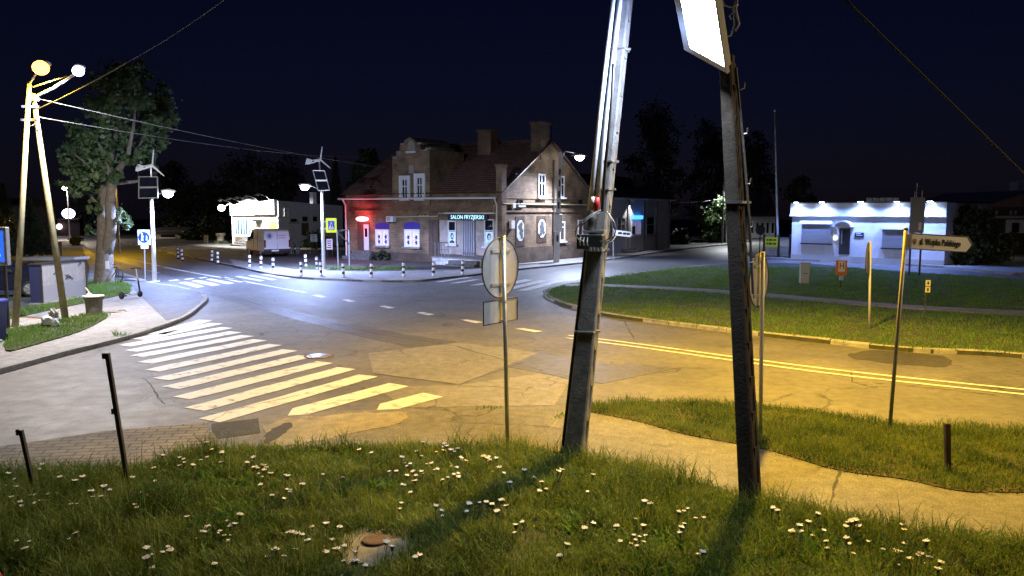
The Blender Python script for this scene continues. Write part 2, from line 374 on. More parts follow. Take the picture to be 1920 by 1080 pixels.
def ragged(l, a=4, n=6):
    P = smooth(l + [l[0]], n)[:-1]; return [(x + random.uniform(-a, a) * 1.6, y + random.uniform(-a, a) * .6) for x, y in P]
sheet('road_patch', GP(ragged([(496, 800), (560, 784), (690, 775), (760, 775), (745, 795), (660, 812), (560, 832), (500, 836)], 4), .03), .0, .037, M['worn'], 'pale worn concrete by the end of the crossing')
sheet('road_patch', GP(ragged([(500, 812), (540, 793), (545, 803), (530, 818), (498, 832)], 2), .03), .0, .041, M['dirtpatch'], 'small dark hole in the worn concrete')
verge_top = smooth([(1092, 764), (1130, 753), (1290, 749), (1500, 763), (1680, 791), (1920, 800), (2300, 812), (3000, 830)], 4)
verge_bot = smooth([(3000, 945), (2300, 925), (1920, 917), (1800, 914), (1700, 893), (1570, 875), (1440, 838), (1290, 810), (1200, 786), (1110, 768)], 4)
pV = GP(verge_top, .08) + GP(verge_bot, .08)
sheet('lawn', pV, -.05, .042, M['soil'], 'grass verge strip between road and footpath')
fg_top = smooth([(-1000, 975), (-200, 905), (0, 886), (120, 880), (235, 874), (300, 860), (370, 845), (500, 840), (640, 836), (800, 834), (952, 835), (1040, 847), (1090, 857), (1250, 886), (1400, 931), (1540, 952), (1700, 992), (1920, 1008), (2300, 1020), (3000, 1040)], 4)
pF = GP(fg_top, .08) + [Vector((13, 3, 0)), Vector((-14, 3, 0))]
sheet('lawn', pF, -.05, .042, M['soil'], 'weedy foreground lawn below the camera')

# asphalt lanes and patches on the junction
def patch(px, z, m, label): sheet('road_patch', GP(px, z), z - .003, z, M[m], label)
patch(smooth([(395, 549), (470, 563), (560, 585), (700, 612), (850, 636), (1000, 660), (1100, 676), (1181, 691), (1150, 712), (1130, 718), (1050, 706), (870, 672), (760, 650), (640, 622), (600, 611), (520, 590), (440, 566), (392, 553)], 2), .004, 'lane', 'dark resurfaced strip across the junction')
patch([(560, 585.5), (610, 597), (640, 604), (760, 627), (850, 640), (930, 652), (1000, 640), (860, 610), (700, 580), (560, 556), (470, 540), (420, 533), (398, 546)], .0045, 'road', 'traffic lane beside the dark strip')
patch([(690, 662), (880, 640), (1010, 662), (860, 720), (700, 700)], .0043, 'old', 'pale old asphalt slab left of the sign pole')
patch([(700, 725), (860, 722), (1010, 700), (1070, 712), (1040, 760), (900, 762), (760, 764)], .0042, 'old', 'pale old asphalt slab near the kerb')
patch([(1050, 708), (1130, 719), (1270, 690), (1180, 680)], .0052, 'lane', 'pointed dark patch in the right lane')
patch(ragged([(1592, 664), (1640, 656), (1770, 668), (1772, 687), (1700, 684), (1600, 672)], 2, 3), .005, 'dirtpatch', 'sunken dark patch along the right kerb')
patch([(150, 441), (300, 473), (380, 490), (330, 520), (220, 490), (160, 462)], .004, 'lane', 'smooth asphalt of the street to the left')
patch([(1060, 505), (1257, 478), (1380, 462), (1480, 462), (1480, 480), (1400, 490), (1290, 498), (1130, 517), (1020, 535), (960, 530)], .004, 'lane', 'smooth asphalt of the side street past the brick house')

def crack(px, w, label, z=.006, m='dirtpatch'):
    P = []
    for i in range(len(px) - 1):
        for k in range(6): P.append(G(px[i][0] + (px[i + 1][0] - px[i][0]) * k / 6 + random.uniform(-2, 2), px[i][1] + (px[i + 1][1] - px[i][1]) * k / 6 + random.uniform(-1, 1), z))
    A = []; B_ = []
    for i, p in enumerate(P):
        t = (P[min(i + 1, len(P) - 1)] - P[max(i - 1, 0)]).normalized(); n = Vector((-t.y, t.x, 0)) * w * random.uniform(.25, 1); A.append(p + n); B_.append(p - n)
    n = len(P); mb = MB(); mb.add(A + B_, [(n + i, n + i + 1, i + 1, i) for i in range(n - 1)]); o = mb.build('road_crack', M[m]); o['kind'] = 'structure'; o['label'] = label
crack([(1578, 876), (1566, 905), (1556, 950)], .022, 'crack across the footpath on the right', .036)
crack([(1062, 770), (1040, 795), (1022, 812), (1000, 832)], .012, 'pale crack in the path by the concrete pole', .036, 'worn')
crack([(268, 708), (285, 722), (296, 745), (312, 760)], .014, 'crack left of the zebra crossing')
crack([(330, 690), (400, 678), (470, 660), (570, 640)], .016, 'crack running through the zebra stripes', .0135)
crack([(560, 740), (430, 770), (380, 800)], .012, 'crack at the near end of the zebra', .0135)
crack([(700, 700), (860, 722), (1000, 730)], .016, 'long joint crack in the junction'); crack([(860, 722), (1010, 668)], .013, 'slanting joint crack in the junction')
crack([(1595, 700), (1598, 716), (1700, 722), (1900, 745)], .018, 'crack along the right lane'); crack([(1170, 600), (1195, 645)], .02, 'skid scar across the far lane')
crack([(395, 552), (480, 568), (600, 600), (700, 625), (860, 650), (1050, 705)], .022, 'dark joint along the resurfaced strip', .0062)
# painted markings
def marks(quads, label, z=.009):
    mb = MB()
    for q in quads:
        P = GP(q, z); mb.add(P, [tuple(range(len(P)))])
    o = mb.build('road_marking', M['paint']); o['kind'] = 'structure'; o['label'] = label
    for p in o.data.polygons:
        if p.normal.z < 0: p.flip()
    return o
# near zebra: ground-space stripes
Lp = [(291, 627), (262, 636), (233, 648), (245, 658), (256, 668), (270, 680), (285, 695), (302, 711), (320, 727), (340, 746), (364, 767), (392, 788)]
Rp = [(385, 600), (407, 606), (425, 614), (442, 622), (464, 629), (488, 637), (517, 646), (543, 656), (573, 667), (610, 679), (650, 690), (692, 704)]
qs = []
for i, (l, r) in enumerate(zip(Lp, Rp)):
    a, b = G(*l, .009), G(*r, .009); d = (b - a).normalized(); n = Vector((d.y, -d.x, 0)) * .25
    k = max(1, int((b - a).length / .55)); top = []; bot = []
    for j in range(k + 1):
        p = a.lerp(b, j / k); top.append(p + n * random.uniform(.9, 1.06)); bot.append(p - n * random.uniform(.9, 1.06))
    qs.append(top + bot[::-1])
for l, r in (((538, 777), (748, 721)), ((704, 768), (812, 740))):
    a, b = G(*l, .009), G(*r, .009); d = (b - a).normalized(); n = Vector((d.y, -d.x, 0)) * .26
    qs.append([a + n * 1.1 + d * -.3, a - n + d * .35, b - n, b + n])
mb = MB()
for q in qs: mb.add(q, [tuple(range(len(q)))])
o = mb.build('road_marking', M['paint']); tag(o, 'long white zebra stripes across the near side street', kind='structure')
for p in o.data.polygons:
    if p.normal.z < 0: p.flip()
marks([[(335, 530), (347, 528.5), (383, 537), (370, 539)], [(359, 526.5), (371, 525), (413, 534), (398, 536)], [(386, 523.5), (397, 522.5), (440, 531), (427, 533)],
       [(413, 520.5), (424, 519.5), (462, 528), (448, 529.5)], [(440, 518.5), (448, 517.5), (497, 526), (487, 527.5)], [(464, 516.5), (472, 515.5), (520, 524), (510, 525.5)], [(489, 514.5), (497, 513.5), (547, 521.5), (537, 523)]],
      'distant zebra crossing over the main road by the lamp')
marks([[(793, 526.5), (810, 526), (868, 516.5), (853, 517)], [(813, 529), (831, 528.5), (890, 519), (875, 519.5)], [(843, 531), (858, 531), (900, 524), (888, 524)],
       [(880, 535), (897, 535), (960, 524), (945, 523)], [(914, 538), (932, 539), (1000, 525), (984, 523.5)], [(945, 541), (963, 542), (1030, 526), (1014, 525)], [(968, 545), (990, 545), (1054, 528), (1042, 526)]],
      'distant zebra crossing over the side street')
dash = [[(640, 562), (652, 561), (667, 565), (655, 566)], [(583, 553), (596, 552.5), (614, 557), (601, 558)], [(710, 574), (722, 573), (741, 577), (729, 578.5)],
        [(780, 586), (793, 585), (815, 589.5), (802, 591)], [(862, 599.5), (876, 599), (906, 604), (892, 606)], [(966, 616), (982, 615.5), (1018, 621), (1002, 623)]]
marks(dash, 'broken white centre line through the junction')
def ribbon(chain, w, label):
    P = GP(chain, .009); qs = []; mb = MB(); A = []; B = []
    for i, p in enumerate(P):
        t = (P[min(i + 1, len(P) - 1)] - P[max(i - 1, 0)]).normalized(); n = Vector((-t.y, t.x, 0)) * w / 2
        A.append(p + n); B.append(p - n)
    n = len(P); mb.add(A + B, [(n + i, n + i + 1, i + 1, i) for i in range(n - 1)])
    o = mb.build('road_marking', M['paint']); tag(o, label, kind='structure')
ribbon(smooth([(1066, 628.5), (1200, 645), (1400, 672), (1600, 697), (1920, 730), (2300, 768)], 4), .12, 'upper line of the double centre line')
ribbon(smooth([(1060, 633), (1200, 651), (1400, 679), (1600, 705), (1920, 739), (2300, 778)], 4), .12, 'lower line of the double centre line')
ribbon(smooth([(308, 501), (350, 509), (400, 518), (450, 526), (520, 539), (574, 549)], 3), .2, 'solid white line leading to the distant crossing')
ribbon([(205, 497), (225, 500)], .12, 'first short dash on the left street'); ribbon([(240, 502), (262, 505)], .12, 'second short dash on the left street'); ribbon([(275, 507), (298, 511)], .12, 'third short dash on the left street')
ribbon(smooth([(228, 483), (262, 490), (300, 499)], 3), .15, 'pale edge line on the left street')
marks([[(315, 526), (332, 524), (338, 525.2), (320, 527)], [(343, 523.5), (360, 521.5), (366, 522.5), (349, 524.5)], [(370, 521), (385, 519), (390, 520), (376, 522)]], 'give way dashes before the distant crossing')

# ------------------------------------------------------------------ buildings
class Frame:
    """local frame of a building: x along its front, y into its depth"""
    def __init__(s, O, xd):
        s.O = Vector(O); s.x = Vector((xd[0], xd[1], 0)).normalized(); s.y = Vector((-s.x.y, s.x.x, 0)); s.rz = math.atan2(s.x.y, s.x.x)
    def l(s, p): d = Vector(p) - s.O; return Vector((d.dot(s.x), d.dot(s.y), d.z))
    def w(s, p): return s.O + s.x * p[0] + s.y * p[1] + Vector((0, 0, p[2]))
    def hit(s, px, py, ax, val):
        d = ray(px, py); dl = Vector((d.dot(s.x), d.dot(s.y), d.z)); o = s.l((0, 0, CAM_Z))
        return o + dl * ((val - o[ax]) / dl[ax])
class Face:
    """a facade: u along it, z up, d outward; from pixels by ray casting"""
    def __init__(s, fr, side, val=0.0): s.fr, s.side, s.val = fr, side, val
    def P(s, u, z, d=0): return Vector((s.val + d, u, z)) if s.side else Vector((u, s.val - d, z))
    def uz(s, px, py, d=0):
        h = s.fr.hit(px, py, 0 if s.side else 1, s.val + d if s.side else s.val - d)
        return ((h.y if s.side else h.x), h.z)
    def rect(s, x0, y0, x1, y1):
        ym = (y0 + y1) / 2
        u0 = s.uz(x0, ym)[0]; u1 = s.uz(x1, ym)[0]; xm = (x0 + x1) / 2
        return u0, u1, s.uz(xm, y1)[1], s.uz(xm, y0)[1]
    def rot(s): return (R(90), 0, R(90) if s.side else 0)
    def box(s, mb, u0, u1, z0, z1, d0, d1, mi=0): return mb.b2(s.P(u0, z0, d0), s.P(u1, z1, d1), mi)
    def poly(s, mb, pts, d0, d1, mi=0):
        A = [s.P(u, z, d1) for u, z in pts]; B = [s.P(u, z, d0) for u, z in pts]; n = len(pts)
        return mb.add(A + B, [tuple(range(n)), tuple(range(2 * n - 1, n - 1, -1))] + [(i, n + i, n + (i + 1) % n, (i + 1) % n) for i in range(n)], mi)
def part(F, rect, d0, d1, name, m, parent, bevel=0):
    mb = MB(); F.box(mb, *rect, d0, d1); return mb.build(name, m, parent, bevel=bevel)
def window(F, rect, parent, fm, pm, nu=2, zs=(.62,), fw=.07, sill=None, surround=None, sw=.14, name='window', dd=.03):
    u0, u1, z0, z1 = rect; mb = MB(); d0, d1 = .004, dd + .05
    F.box(mb, u0, u0 + fw, z0, z1, d0, d1); F.box(mb, u1 - fw, u1, z0, z1, d0, d1)
    F.box(mb, u0 + fw, u1 - fw, z0, z0 + fw, d0, d1); F.box(mb, u0 + fw, u1 - fw, z1 - fw, z1, d0, d1)
    for i in range(1, nu):
        u = u0 + (u1 - u0) * i / nu; F.box(mb, u - fw * .4, u + fw * .4, z0 + fw, z1 - fw, d0, d1 - .012)
    for q in zs:
        z = z0 + (z1 - z0) * q; F.box(mb, u0 + fw, u1 - fw, z - fw * .4, z + fw * .4, d0, d1 - .008)
    w = mb.build(name, fm, parent)
    part(F, (u0 + fw * .5, u1 - fw * .5, z0 + fw * .5, z1 - fw * .5), .002, dd, 'pane', pm, w)
    if sill: part(F, (u0 - .12, u1 + .12, z0 - .11, z0 - .003), .003, .2, 'sill', sill, w)
    if surround:
        mb = MB(); F.box(mb, u0 - sw, u0 - .003, z0, z1 + sw, .003, .11); F.box(mb, u1 + .003, u1 + sw, z0, z1 + sw, .003, .11); F.box(mb, u0 - .003, u1 + .003, z1 + .003, z1 + sw, .003, .108)
        mb.build('surround', surround, w)
    return w

# ---- the brick corner house
hC, hL = G(940, 497, .1), G(650, 484, .1)
HF = Frame(hL, hC - hL); HL = (hC - hL).length
HW = HF.l(G(1118, 480, .1)).y
FF, FS = Face(HF, False, 0), Face(HF, True, HL)
ZE = HF.hit(931, 358, 1, 0).z - .1; ZR = HF.hit(1022, 264, 0, HL).z
house = thing('brick_house', 'two storey brick corner house with stepped front gable and tiled roof', 'house', hL, HF.rz)
mb = MB()
sec = lambda x: [Vector((x, 0, -.1)), Vector((x, HW, -.1)), Vector((x, HW, ZE)), Vector((x, HW / 2, ZR - .12)), Vector((x, 0, ZE))]
mb.loft([sec(0), sec(HL)]); mb.build('wall', M['brick'], house)
def tiles(x0, x1, y0, z0, y1, z1, name, parent, m, rows=26, ow=.26):
    cols = int(abs(x1 - x0) / ow); nx = cols * 4 + 1; V = []; F = []
    d = Vector((0, y1 - y0, z1 - z0)); nrm = Vector((0, -(z1 - z0), y1 - y0)).normalized()
    if nrm.z < 0: nrm = -nrm
    k = 0
    for r in range(rows):
        for e in (0, 1):
            for i in range(nx):
                x = x0 + (x1 - x0) * i / (nx - 1); h = .03 * math.sin(i * math.pi / 2) + (.07 if e == 0 else .015) + random.uniform(0, .008)
                V.append(Vector((x, y0, z0)) + d * ((r + e) / rows) + nrm * h)
    for r in range(rows * 2 - 1):
        for i in range(nx - 1): F.append((r * nx + i, r * nx + i + 1, (r + 1) * nx + i + 1, (r + 1) * nx + i))
    b = MB(); b.add(V, F); o = b.build(name, m, parent)
    return o
sl = (ZR - ZE) / (HW / 2)
roof = tiles(-.25, HL + .12, -.35, ZE - .35 * sl + .12, HW / 2, ZR + .05, 'roof', house, M['tile'])
mb = MB(); mb.add([Vector((-.25, HW + .35, ZE - .35 * sl + .1)), Vector((HL + .12, HW + .35, ZE - .35 * sl + .1)), Vector((HL + .12, HW / 2, ZR + .06)), Vector((-.25, HW / 2, ZR + .06))], [(0, 1, 2, 3)]); mb.build('roof', M['tile'], house)
mb = MB(); mb.cyl((-.25, HW / 2, ZR + .1), (HL + .12, HW / 2, ZR + .1), .12, 8)
for i in range(30): mb.box((HL * i / 30 + .2, HW / 2, ZR + .2), (.2, .16, .1))
mb.build('ridge_cap', M['tile'], roof)
mb = MB()   # white verge board along the right gable
for a, b in (((HL + .13, -.38, ZE - .38 * sl + .02), (HL + .13, HW / 2, ZR + .04)), ((HL + .13, HW + .38, ZE - .38 * sl + .02), (HL + .13, HW / 2, ZR + .04))):
    mb.tube([a, b], .06, 4)
mb.build('verge_board', M['tile'], roof)
mb = MB(); mb.cyl((-.3, -.42, ZE - .3), (HL - .1, -.42, ZE - .34), .07, 8); mb.build('gutter', M['white'], roof)
mb = MB(); x = HL - .25
mb.tube([(x, -.42, ZE - .36), (x, -.13, ZE - .75), (x, -.13, .15)], .06, 8); mb.build('downpipe', M['white'], house)
mb = MB(); mb.tube([(.12, -.42, ZE - .32), (.12, -.13, ZE - .75), (.12, -.13, .15)], .06, 8); mb.build('downpipe', M['white'], house)
# gable peak chimney, second chimney on the ridge
u0, u1, z0, z1 = FS.rect(1013, 233, 1029, 300)
mb = MB(); mb.b2((HL - .75, u0, z0), (HL + .06, u1, z1)); mb.b2((HL - .83, u0 - .08, z1 + .002), (HL + .14, u1 + .08, z1 + .15)); mb.build('chimney', M['brick'], roof)
a = HF.hit(905, 249, 1, HW / 2 - 1); b = HF.hit(929, 290, 1, HW / 2 - 1)
mb = MB(); mb.b2((a.x, HW / 2 - 1.6, b.z - .6), (b.x, HW / 2 - .6, a.z)); mb.b2((a.x - .08, HW / 2 - 1.68, a.z + .002), (b.x + .08, HW / 2 - .52, a.z + .14)); mb.build('chimney', M['brick'], roof)
mb = MB()   # antenna
p = HF.hit(1034, 262, 0, HL - .4); q = HF.hit(1034, 226, 0, HL - .4); mb.cyl(p - Vector((0, 0, .5)), q, .03, 6)
for k in (0, .25, .5): mb.tube([q + Vector((0, -.5 + k * .2, -k)), q + Vector((0, .6 - k * .2, -k))], .018, 5)
mb.build('antenna', M['dsteel'], roof)
# stepped gable over the front
gp = [(739, 386), (738, 298), (745, 296), (746, 288), (752, 286), (753, 273), (758, 271), (762, 263), (771, 257), (780, 263), (784, 270), (791, 272), (792, 283), (799, 285), (800, 281), (808, 280), (809, 386)]
mb = MB(); FF.poly(mb, [FF.uz(*p) for p in gp], -3.6, .16); gb = mb.build('front_gable', M['brick'], house)
GF = Face(HF, False, -.16)
for (xa, ya), (xb, yb) in zip(gp[1:-2], gp[2:-1]):
    if abs(ya - yb) < 4 and abs(xa - xb) > 3:
        u0, z = GF.uz(xa, (ya + yb) / 2); u1 = GF.uz(xb, yb)[0]; mb = MB(); GF.box(mb, u0 - .06, u1 + .06, z, z + .12, -.5, .08); mb.build('coping', M['kerb'], gb)
for r in ((754, 335, 766, 373), (782, 331, 794, 373)):
    window(GF, GF.rect(*r), gb, M['white'], M['glass'], 2, (.62,), .09, M['white'], M['white'], .2)
part(GF, GF.rect(767, 310, 776, 325), .003, .04, 'plaque', M['beige'], gb)
mb = MB(); GF.poly(mb, [GF.uz(*p) for p in ((764, 281), (766, 268), (771, 261), (777, 268), (779, 281))], .003, .04); mb.build('niche', M['beige'], gb)
part(GF, GF.rect(762, 283, 780, 287), .003, .09, 'niche_ledge', M['white'], gb)
mb = MB(); u0, u1, z0, z1 = GF.rect(741, 325, 807, 328); GF.box(mb, u0, u1, z0, z1, .003, .08); mb.build('string_course', M['brick'], gb)
# corner pier, bands, dentils
u = HL; mb = MB(); zt = HF.hit(939, 313, 1, 0).z
mb.b2((HL - .3, -.14, -.1), (HL + .13, .38, zt)); mb.prism([(HL - .36, -.2), (HL + .19, -.2), (HL + .19, .44), (HL - .36, .44)], zt + .002, zt + .16); mb.build('corner_pier', M['brick'], house)
g0, g1 = GF.uz(738, 380)[0], GF.uz(809, 380)[0]
for xa, xb in ((.3, g0 - .2), (g1 + .1, HL - .6)):
    mb = MB(); mb.b2((xa, -.05, ZE - .62), (xb, -.002, ZE - .45)); n = int((xb - xa) / .2)
    for i in range(n): mb.b2((xa + i * .2, -.12, ZE - .618), (xa + i * .2 + .1, -.052, ZE - .455))
    mb.build('dentil_frieze', M['brick'], house)
zb = FF.uz(800, 396)[1]
mb = MB(); mb.b2((0, -.09, zb - .06), (HL - .32, -.002, zb + .06)); mb.b2((HL + .002, .4, zb - .06), (HL + .09, HW, zb + .06)); mb.b2((HL + .002, .4, zb + .35), (HL + .07, HW, zb + .45))
z2 = FS.uz(1020, 372)[1]; mb.b2((HL + .002, .4, z2 - .05), (HL + .06, HW, z2 + .05)); z3 = FS.uz(1040, 331)[1]; mb.b2((HL + .002, 1.6, z3 - .04), (HL + .06, HW - 1.6, z3 + .04))
mb.build('string_course', M['brick'], house)
mb = MB(); mb.b2((HL + .002, .4, -.1), (HL + .1, HW, 1.0)); mb.b2((0, -.1, -.1), (HL - .32, -.002, .55)); mb.build('plinth', brick('plinth_brick', (.13, .075, .045), (.09, .055, .035), (.15, .13, .11)), house)
mb = MB(); z = FF.uz(880, 400)[1]
mb.tube([FF.P(FF.uz(735, 408)[0], z - .25, .12), FF.P(FF.uz(823, 406)[0], z - .2, .12), FF.P(FF.uz(824, 403)[0], z, .12), FF.P(HL - .5, z, .12), FF.P(HL - .4, z + .5, .2), (HL + .15, .0, z + .6), (HL + .15, HW, z + .6)], .035, 6)
mb.build('gas_pipe', mat('pale_pipe', (.6, .56, .32), .5), house)
# ground floor
purple = mat('lit_window_film', (.3, .28, .4), .4, emit=(.4, .33, 1.0), es=1.1, col2=(.6, .6, .7), scale=5)
blueb = mat('lit_blind', (.02, .02, .1), .5, emit=(.045, .03, .5), es=.3)
for r in ((705, 430, 730, 461), (759, 430, 788, 463)):
    u0, u1, z0, z1 = FF.rect(*r); w = window(FF, (u0, u1, z0, z1), house, M['white'], purple, 2, (), .08, M['kerb'])
    h = (z1 - z0) * .42; mb = MB(); n = 8
    FF.poly(mb, [(u0, z1 + .02), (u1, z1 + .02)] + [(u1 - (u1 - u0) * k / n, z1 + h * (.72 + .28 * math.sin(math.pi * k / n))) for k in range(n + 1)], .003, .04); mb.build('blind', blueb, w)
    for k, (fu, fz) in enumerate(((.25, .25), (.25, .55), (.76, .25), (.76, .55))):
        mb = MB(); cu, cz = u0 + (u1 - u0) * fu, z0 + (z1 - z0) * fz
        FF.poly(mb, [(cu + .16 * math.cos(q) * (1 if j % 2 else .45), cz + .22 * math.sin(q) * (1 if j % 2 else .45)) for j, q in enumerate(np.linspace(0, 2 * math.pi, 10, endpoint=False))], .03, .036)
        mb.build('window_decal', M['black'], w)
u0, u1, z0, z1 = FF.rect(671, 416, 693, 470); part(FF, (u0, u1, z0, z1), .003, .05, 'door_surround', M['wood'], house)
d = part(FF, FF.rect(684, 421, 693, 469), .052, .1, 'door', M['white'], house); part(FF, FF.rect(686, 428, 690.5, 444), .102, .11, 'door_glass', M['glass'], d)
mb = MB(); u0, u1, z0, z1 = FF.rect(668, 470, 702, 484)
for k in range(3): FF.box(mb, u0 - .2 * k, u1 + .2 * k, -.1, z0 + (z1 - z0) * (1 - k / 3), .1 + .3 * k + .002, .4 + .3 * k)
mb.build('door_steps', M['conc'], house)
d = part(FF, FF.rect(805, 412, 823, 478), .003, .07, 'door', M['wood'], house)
mb = MB(); u0, u1, z0, z1 = FF.rect(805, 412, 823, 478)
for k in range(2):
    for j in range(3): FF.box(mb, u0 + (u1 - u0) * (.08 + .47 * k), u0 + (u1 - u0) * (.45 + .47 * k), z0 + (z1 - z0) * (.06 + .32 * j), z0 + (z1 - z0) * (.3 + .32 * j), .072, .1)
mb.build('door_panel', M['wood'], d)
s_ = part(FF, FF.rect(784, 403, 808, 407), .003, .05, 'house_sign', M['black'], house)
q = FF.rect(786, 404, 806, 406); mb = MB()
for a_, b_ in ((0, .22), (.3, .55), (.62, 1)): FF.box(mb, q[0] + (q[1] - q[0]) * a_, q[0] + (q[1] - q[0]) * b_, q[2], q[3], .051, .055)
mb.build('plate_text', M['white'], s_)
# salon front
rr = FF.rect(826, 413, 931, 492); mb = MB(); FF.box(mb, rr[0], HL - .34, .56, rr[3], .003, .06); mb.build('salon_cladding', M['brickpale'], house)
SF = Face(HF, False, -.06)
poster = mat('lit_poster', (.5, .55, .58), .4, emit=(.45, .75, 1.0), es=.4)
posterdk = mat('poster_ink', (.02, .025, .03), .5)
def portrait(F, rect, parent, beard):
    u0, u1, z0, z1 = rect; p = part(F, rect, .003, .05, 'poster', poster, parent); cu, w, h = (u0 + u1) / 2, u1 - u0, z1 - z0
    def el(cx, cz, a, b, d, m, nm, q0=0, q1=2 * math.pi):
        mb = MB(); F.poly(mb, [(cx + a * math.cos(q), cz + b * math.sin(q)) for q in np.linspace(q0, q1, 20, endpoint=q1 < 6.2)], .051, d); mb.build(nm, m, p)
    sk = mat('poster_skin', (.4, .42, .42), .5, emit=(.4, .65, .8), es=.25)
    el(cu, z0 + h * .62, w * .27, h * .27, .056, posterdk, 'poster_hair'); el(cu + w * .05, z0 + h * .56, w * .18, h * .2, .061, sk, 'poster_face')
    if beard: el(cu + w * .05, z0 + h * .46, w * .17, h * .14, .066, posterdk, 'poster_beard', math.pi, 2 * math.pi)
    el(cu, z0 + .01, w * .42, h * .24, .059, posterdk if beard else sk, 'poster_shoulders', 0, math.pi)
for r, bd in (((841, 414, 856, 458), True), ((909, 411, 927, 462), False)):
    u0, u1, z0, z1 = SF.rect(*r); w = window(SF, (u0, u1, z0, z1), house, M['white'], M['glass'], 1, (.58,), .07, M['white'])
    portrait(SF, (u0 + .08, u1 - .08, z0 + .08, z0 + (z1 - z0) * .54), w, bd)
dr = SF.rect(868, 413, 892, 483); d = part(SF, dr, .003, .05, 'salon_door', mat('grey_door', (.2, .2, .22), .5), house)
mb = MB(); u0, u1, z0, z1 = dr
for k in range(7): SF.box(mb, u0 + (u1 - u0) * (k + .12) / 7, u0 + (u1 - u0) * (k + .5) / 7, z0 + .05, z1 - .05, .052, .09)
mb.build('door_slat', mat('pale_door_slats', (.42, .42, .45), .5), d)
mb = MB(); mb.tube([SF.P(u0 + (u1 - u0) * .66, z0 + .9, .12), SF.P(u0 + (u1 - u0) * .66, z0 + 1.3, .12)], .03, 6); mb.build('handle', M['galv'], d)
sr = SF.rect(842, 402.5, 916, 412.5); ss = part(SF, sr, .003, .14, 'shop_sign', mat('navy_sign', (.005, .008, .03), .5), house)
text('SALON FRYZJERSKI', (sr[3] - sr[2]) * 1.05, ss, SF.P((sr[0] + sr[1]) / 2, (sr[2] + sr[3]) / 2, .145), SF.rot(), emis('sign_glow', (.45, .85, 1.0), 1.6), sx=(sr[1] - sr[0]) / ((sr[3] - sr[2]) * 10.6))
part(SF, (sr[0] - .15, HL - .3, sr[3] + .05, sr[3] + .14), .003, .35, 'salon_canopy', M['white'], house)
# side posters, windows, niches, drainpipe
for r in ((968, 413, 981, 452), (1008, 412, 1022, 445)):
    u0, u1, z0, z1 = FS.rect(*r); c = (u1 - u0) * .32; q = part(FS, (u0 - .12, u1 + .12, z0 - .35, z1 + .25), .003, .03, 'poster_board', M['wood'], house)
    mb = MB(); FS.poly(mb, [(u0 + c, z0), (u1 - c, z0), (u1, z0 + c), (u1, z1 - c), (u1 - c, z1), (u0 + c, z1), (u0, z1 - c), (u0, z0 + c)], .031, .06); q2 = mb.build('poster', M['white'], q)
    for k in range(7):
        mb = MB(); cu, cz = u0 + (u1 - u0) * random.uniform(.3, .7), z0 + (z1 - z0) * (.2 + .1 * k); FS.poly(mb, [(cu + .26 * math.cos(t) * random.uniform(.5, 1), cz + .2 * math.sin(t) * random.uniform(.5, 1)) for t in np.linspace(0, 6.28, 9, endpoint=False)], .061, .064 + .001 * k); mb.build('poster_print', mat('grey_ink', (.12, .12, .12), .6), q)
window(FS, FS.rect(1008, 326, 1021, 370), house, M['white'], M['glass'], 2, (.6,), .1, M['white'], None)
window(FS, FS.rect(1045, 330, 1057, 370), house, M['white'], M['glass'], 2, (.6,), .1, M['white'], None)
window(FS, FS.rect(970, 374, 979, 385), house, M['black'], M['glass'], 1, (), .05, M['white'])
window(FS, FS.rect(1083, 374, 1091, 386), house, M['black'], M['glass'], 1, (), .05, None)
window(FS, FS.rect(1048, 415, 1058, 452), house, M['white'], M['wood'], 1, (.7,), .12, M['white'])
window(FS, FS.rect(1083, 412, 1092, 450), house, M['white'], M['wood'], 1, (), .1, None)
mb = MB(); u = FS.uz(1036, 400)[0]; mb.cyl((HL + .1, u, 0), (HL + .1, u, FS.uz(1036, 300)[1]), .07, 8); mb.build('downpipe', M['dsteel'], house)
mb = MB(); u, z = FS.uz(957, 421); mb.box(FS.P(u, z, .12), (.2, .4, .5)); mb.box(FS.P(u + .2, z + 1.2, .12), (.14, .3, .3)); mb.build('meter_box', M['white'], house)
# things hung on the house
def on_face(name, F, rect, d, label, cat):
    u0, u1, z0, z1 = rect; return thing(name, label, cat, F.fr.w(F.P((u0 + u1) / 2, z0, d)), F.fr.rz + (R(90) if F.side else 0)), u1 - u0, z1 - z0
rb, w, h = on_face('light_box_sign', FF, FF.rect(674, 406, 696, 415), .0, 'glowing red oval light box over the white house door', 'sign')
mb = MB(); mb.lathe([(.01, -.12), (w * .42, -.12), (w * .5, -.06), (w * .5, .06), (w * .42, .12), (.01, .12)], 20)
mb.v = [(x, -.3 + z, h / 2 + y * h / w) for x, y, z in mb.v]; mb.build('glowing_case', emis('red_glow', (1, .1, .13), 14), rb, True)
mb = MB(); mb.box((0, -.1, h / 2), (w * .5, .2, .08)); mb.build('bracket', M['dsteel'], rb)
bulb(rb, (0, -.5, h / 2), 110, (1, .02, .04), .12)
ac, w, h = on_face('air_conditioner', FF, FF.rect(731, 405, 744, 416), 0, 'white air conditioner unit mounted between the purple windows', 'air conditioner')
mb = MB(); mb.box((0, -.22, h / 2), (w, .36, h)); mb.build('casing', M['white'], ac, bevel=.03)
mb = MB(); mb.lathe([(.02, 0), (h * .36, 0), (h * .36, .02), (.02, .02)], 18); mb.v = [(x - w * .12, -.41 - z, h / 2 + y) for x, y, z in mb.v]; mb.build('fan_grille', M['gray'], ac)
mb = MB(); mb.box((-w * .3, -.15, -.05), (.05, .36, .08)); mb.box((w * .3, -.15, -.05), (.05, .36, .08)); mb.build('bracket', M['dsteel'], ac)
yb = thing('grit_bin', 'yellow grit bin standing on the ground below the air conditioner', 'bin', G(741, 480, .1), HF.rz)
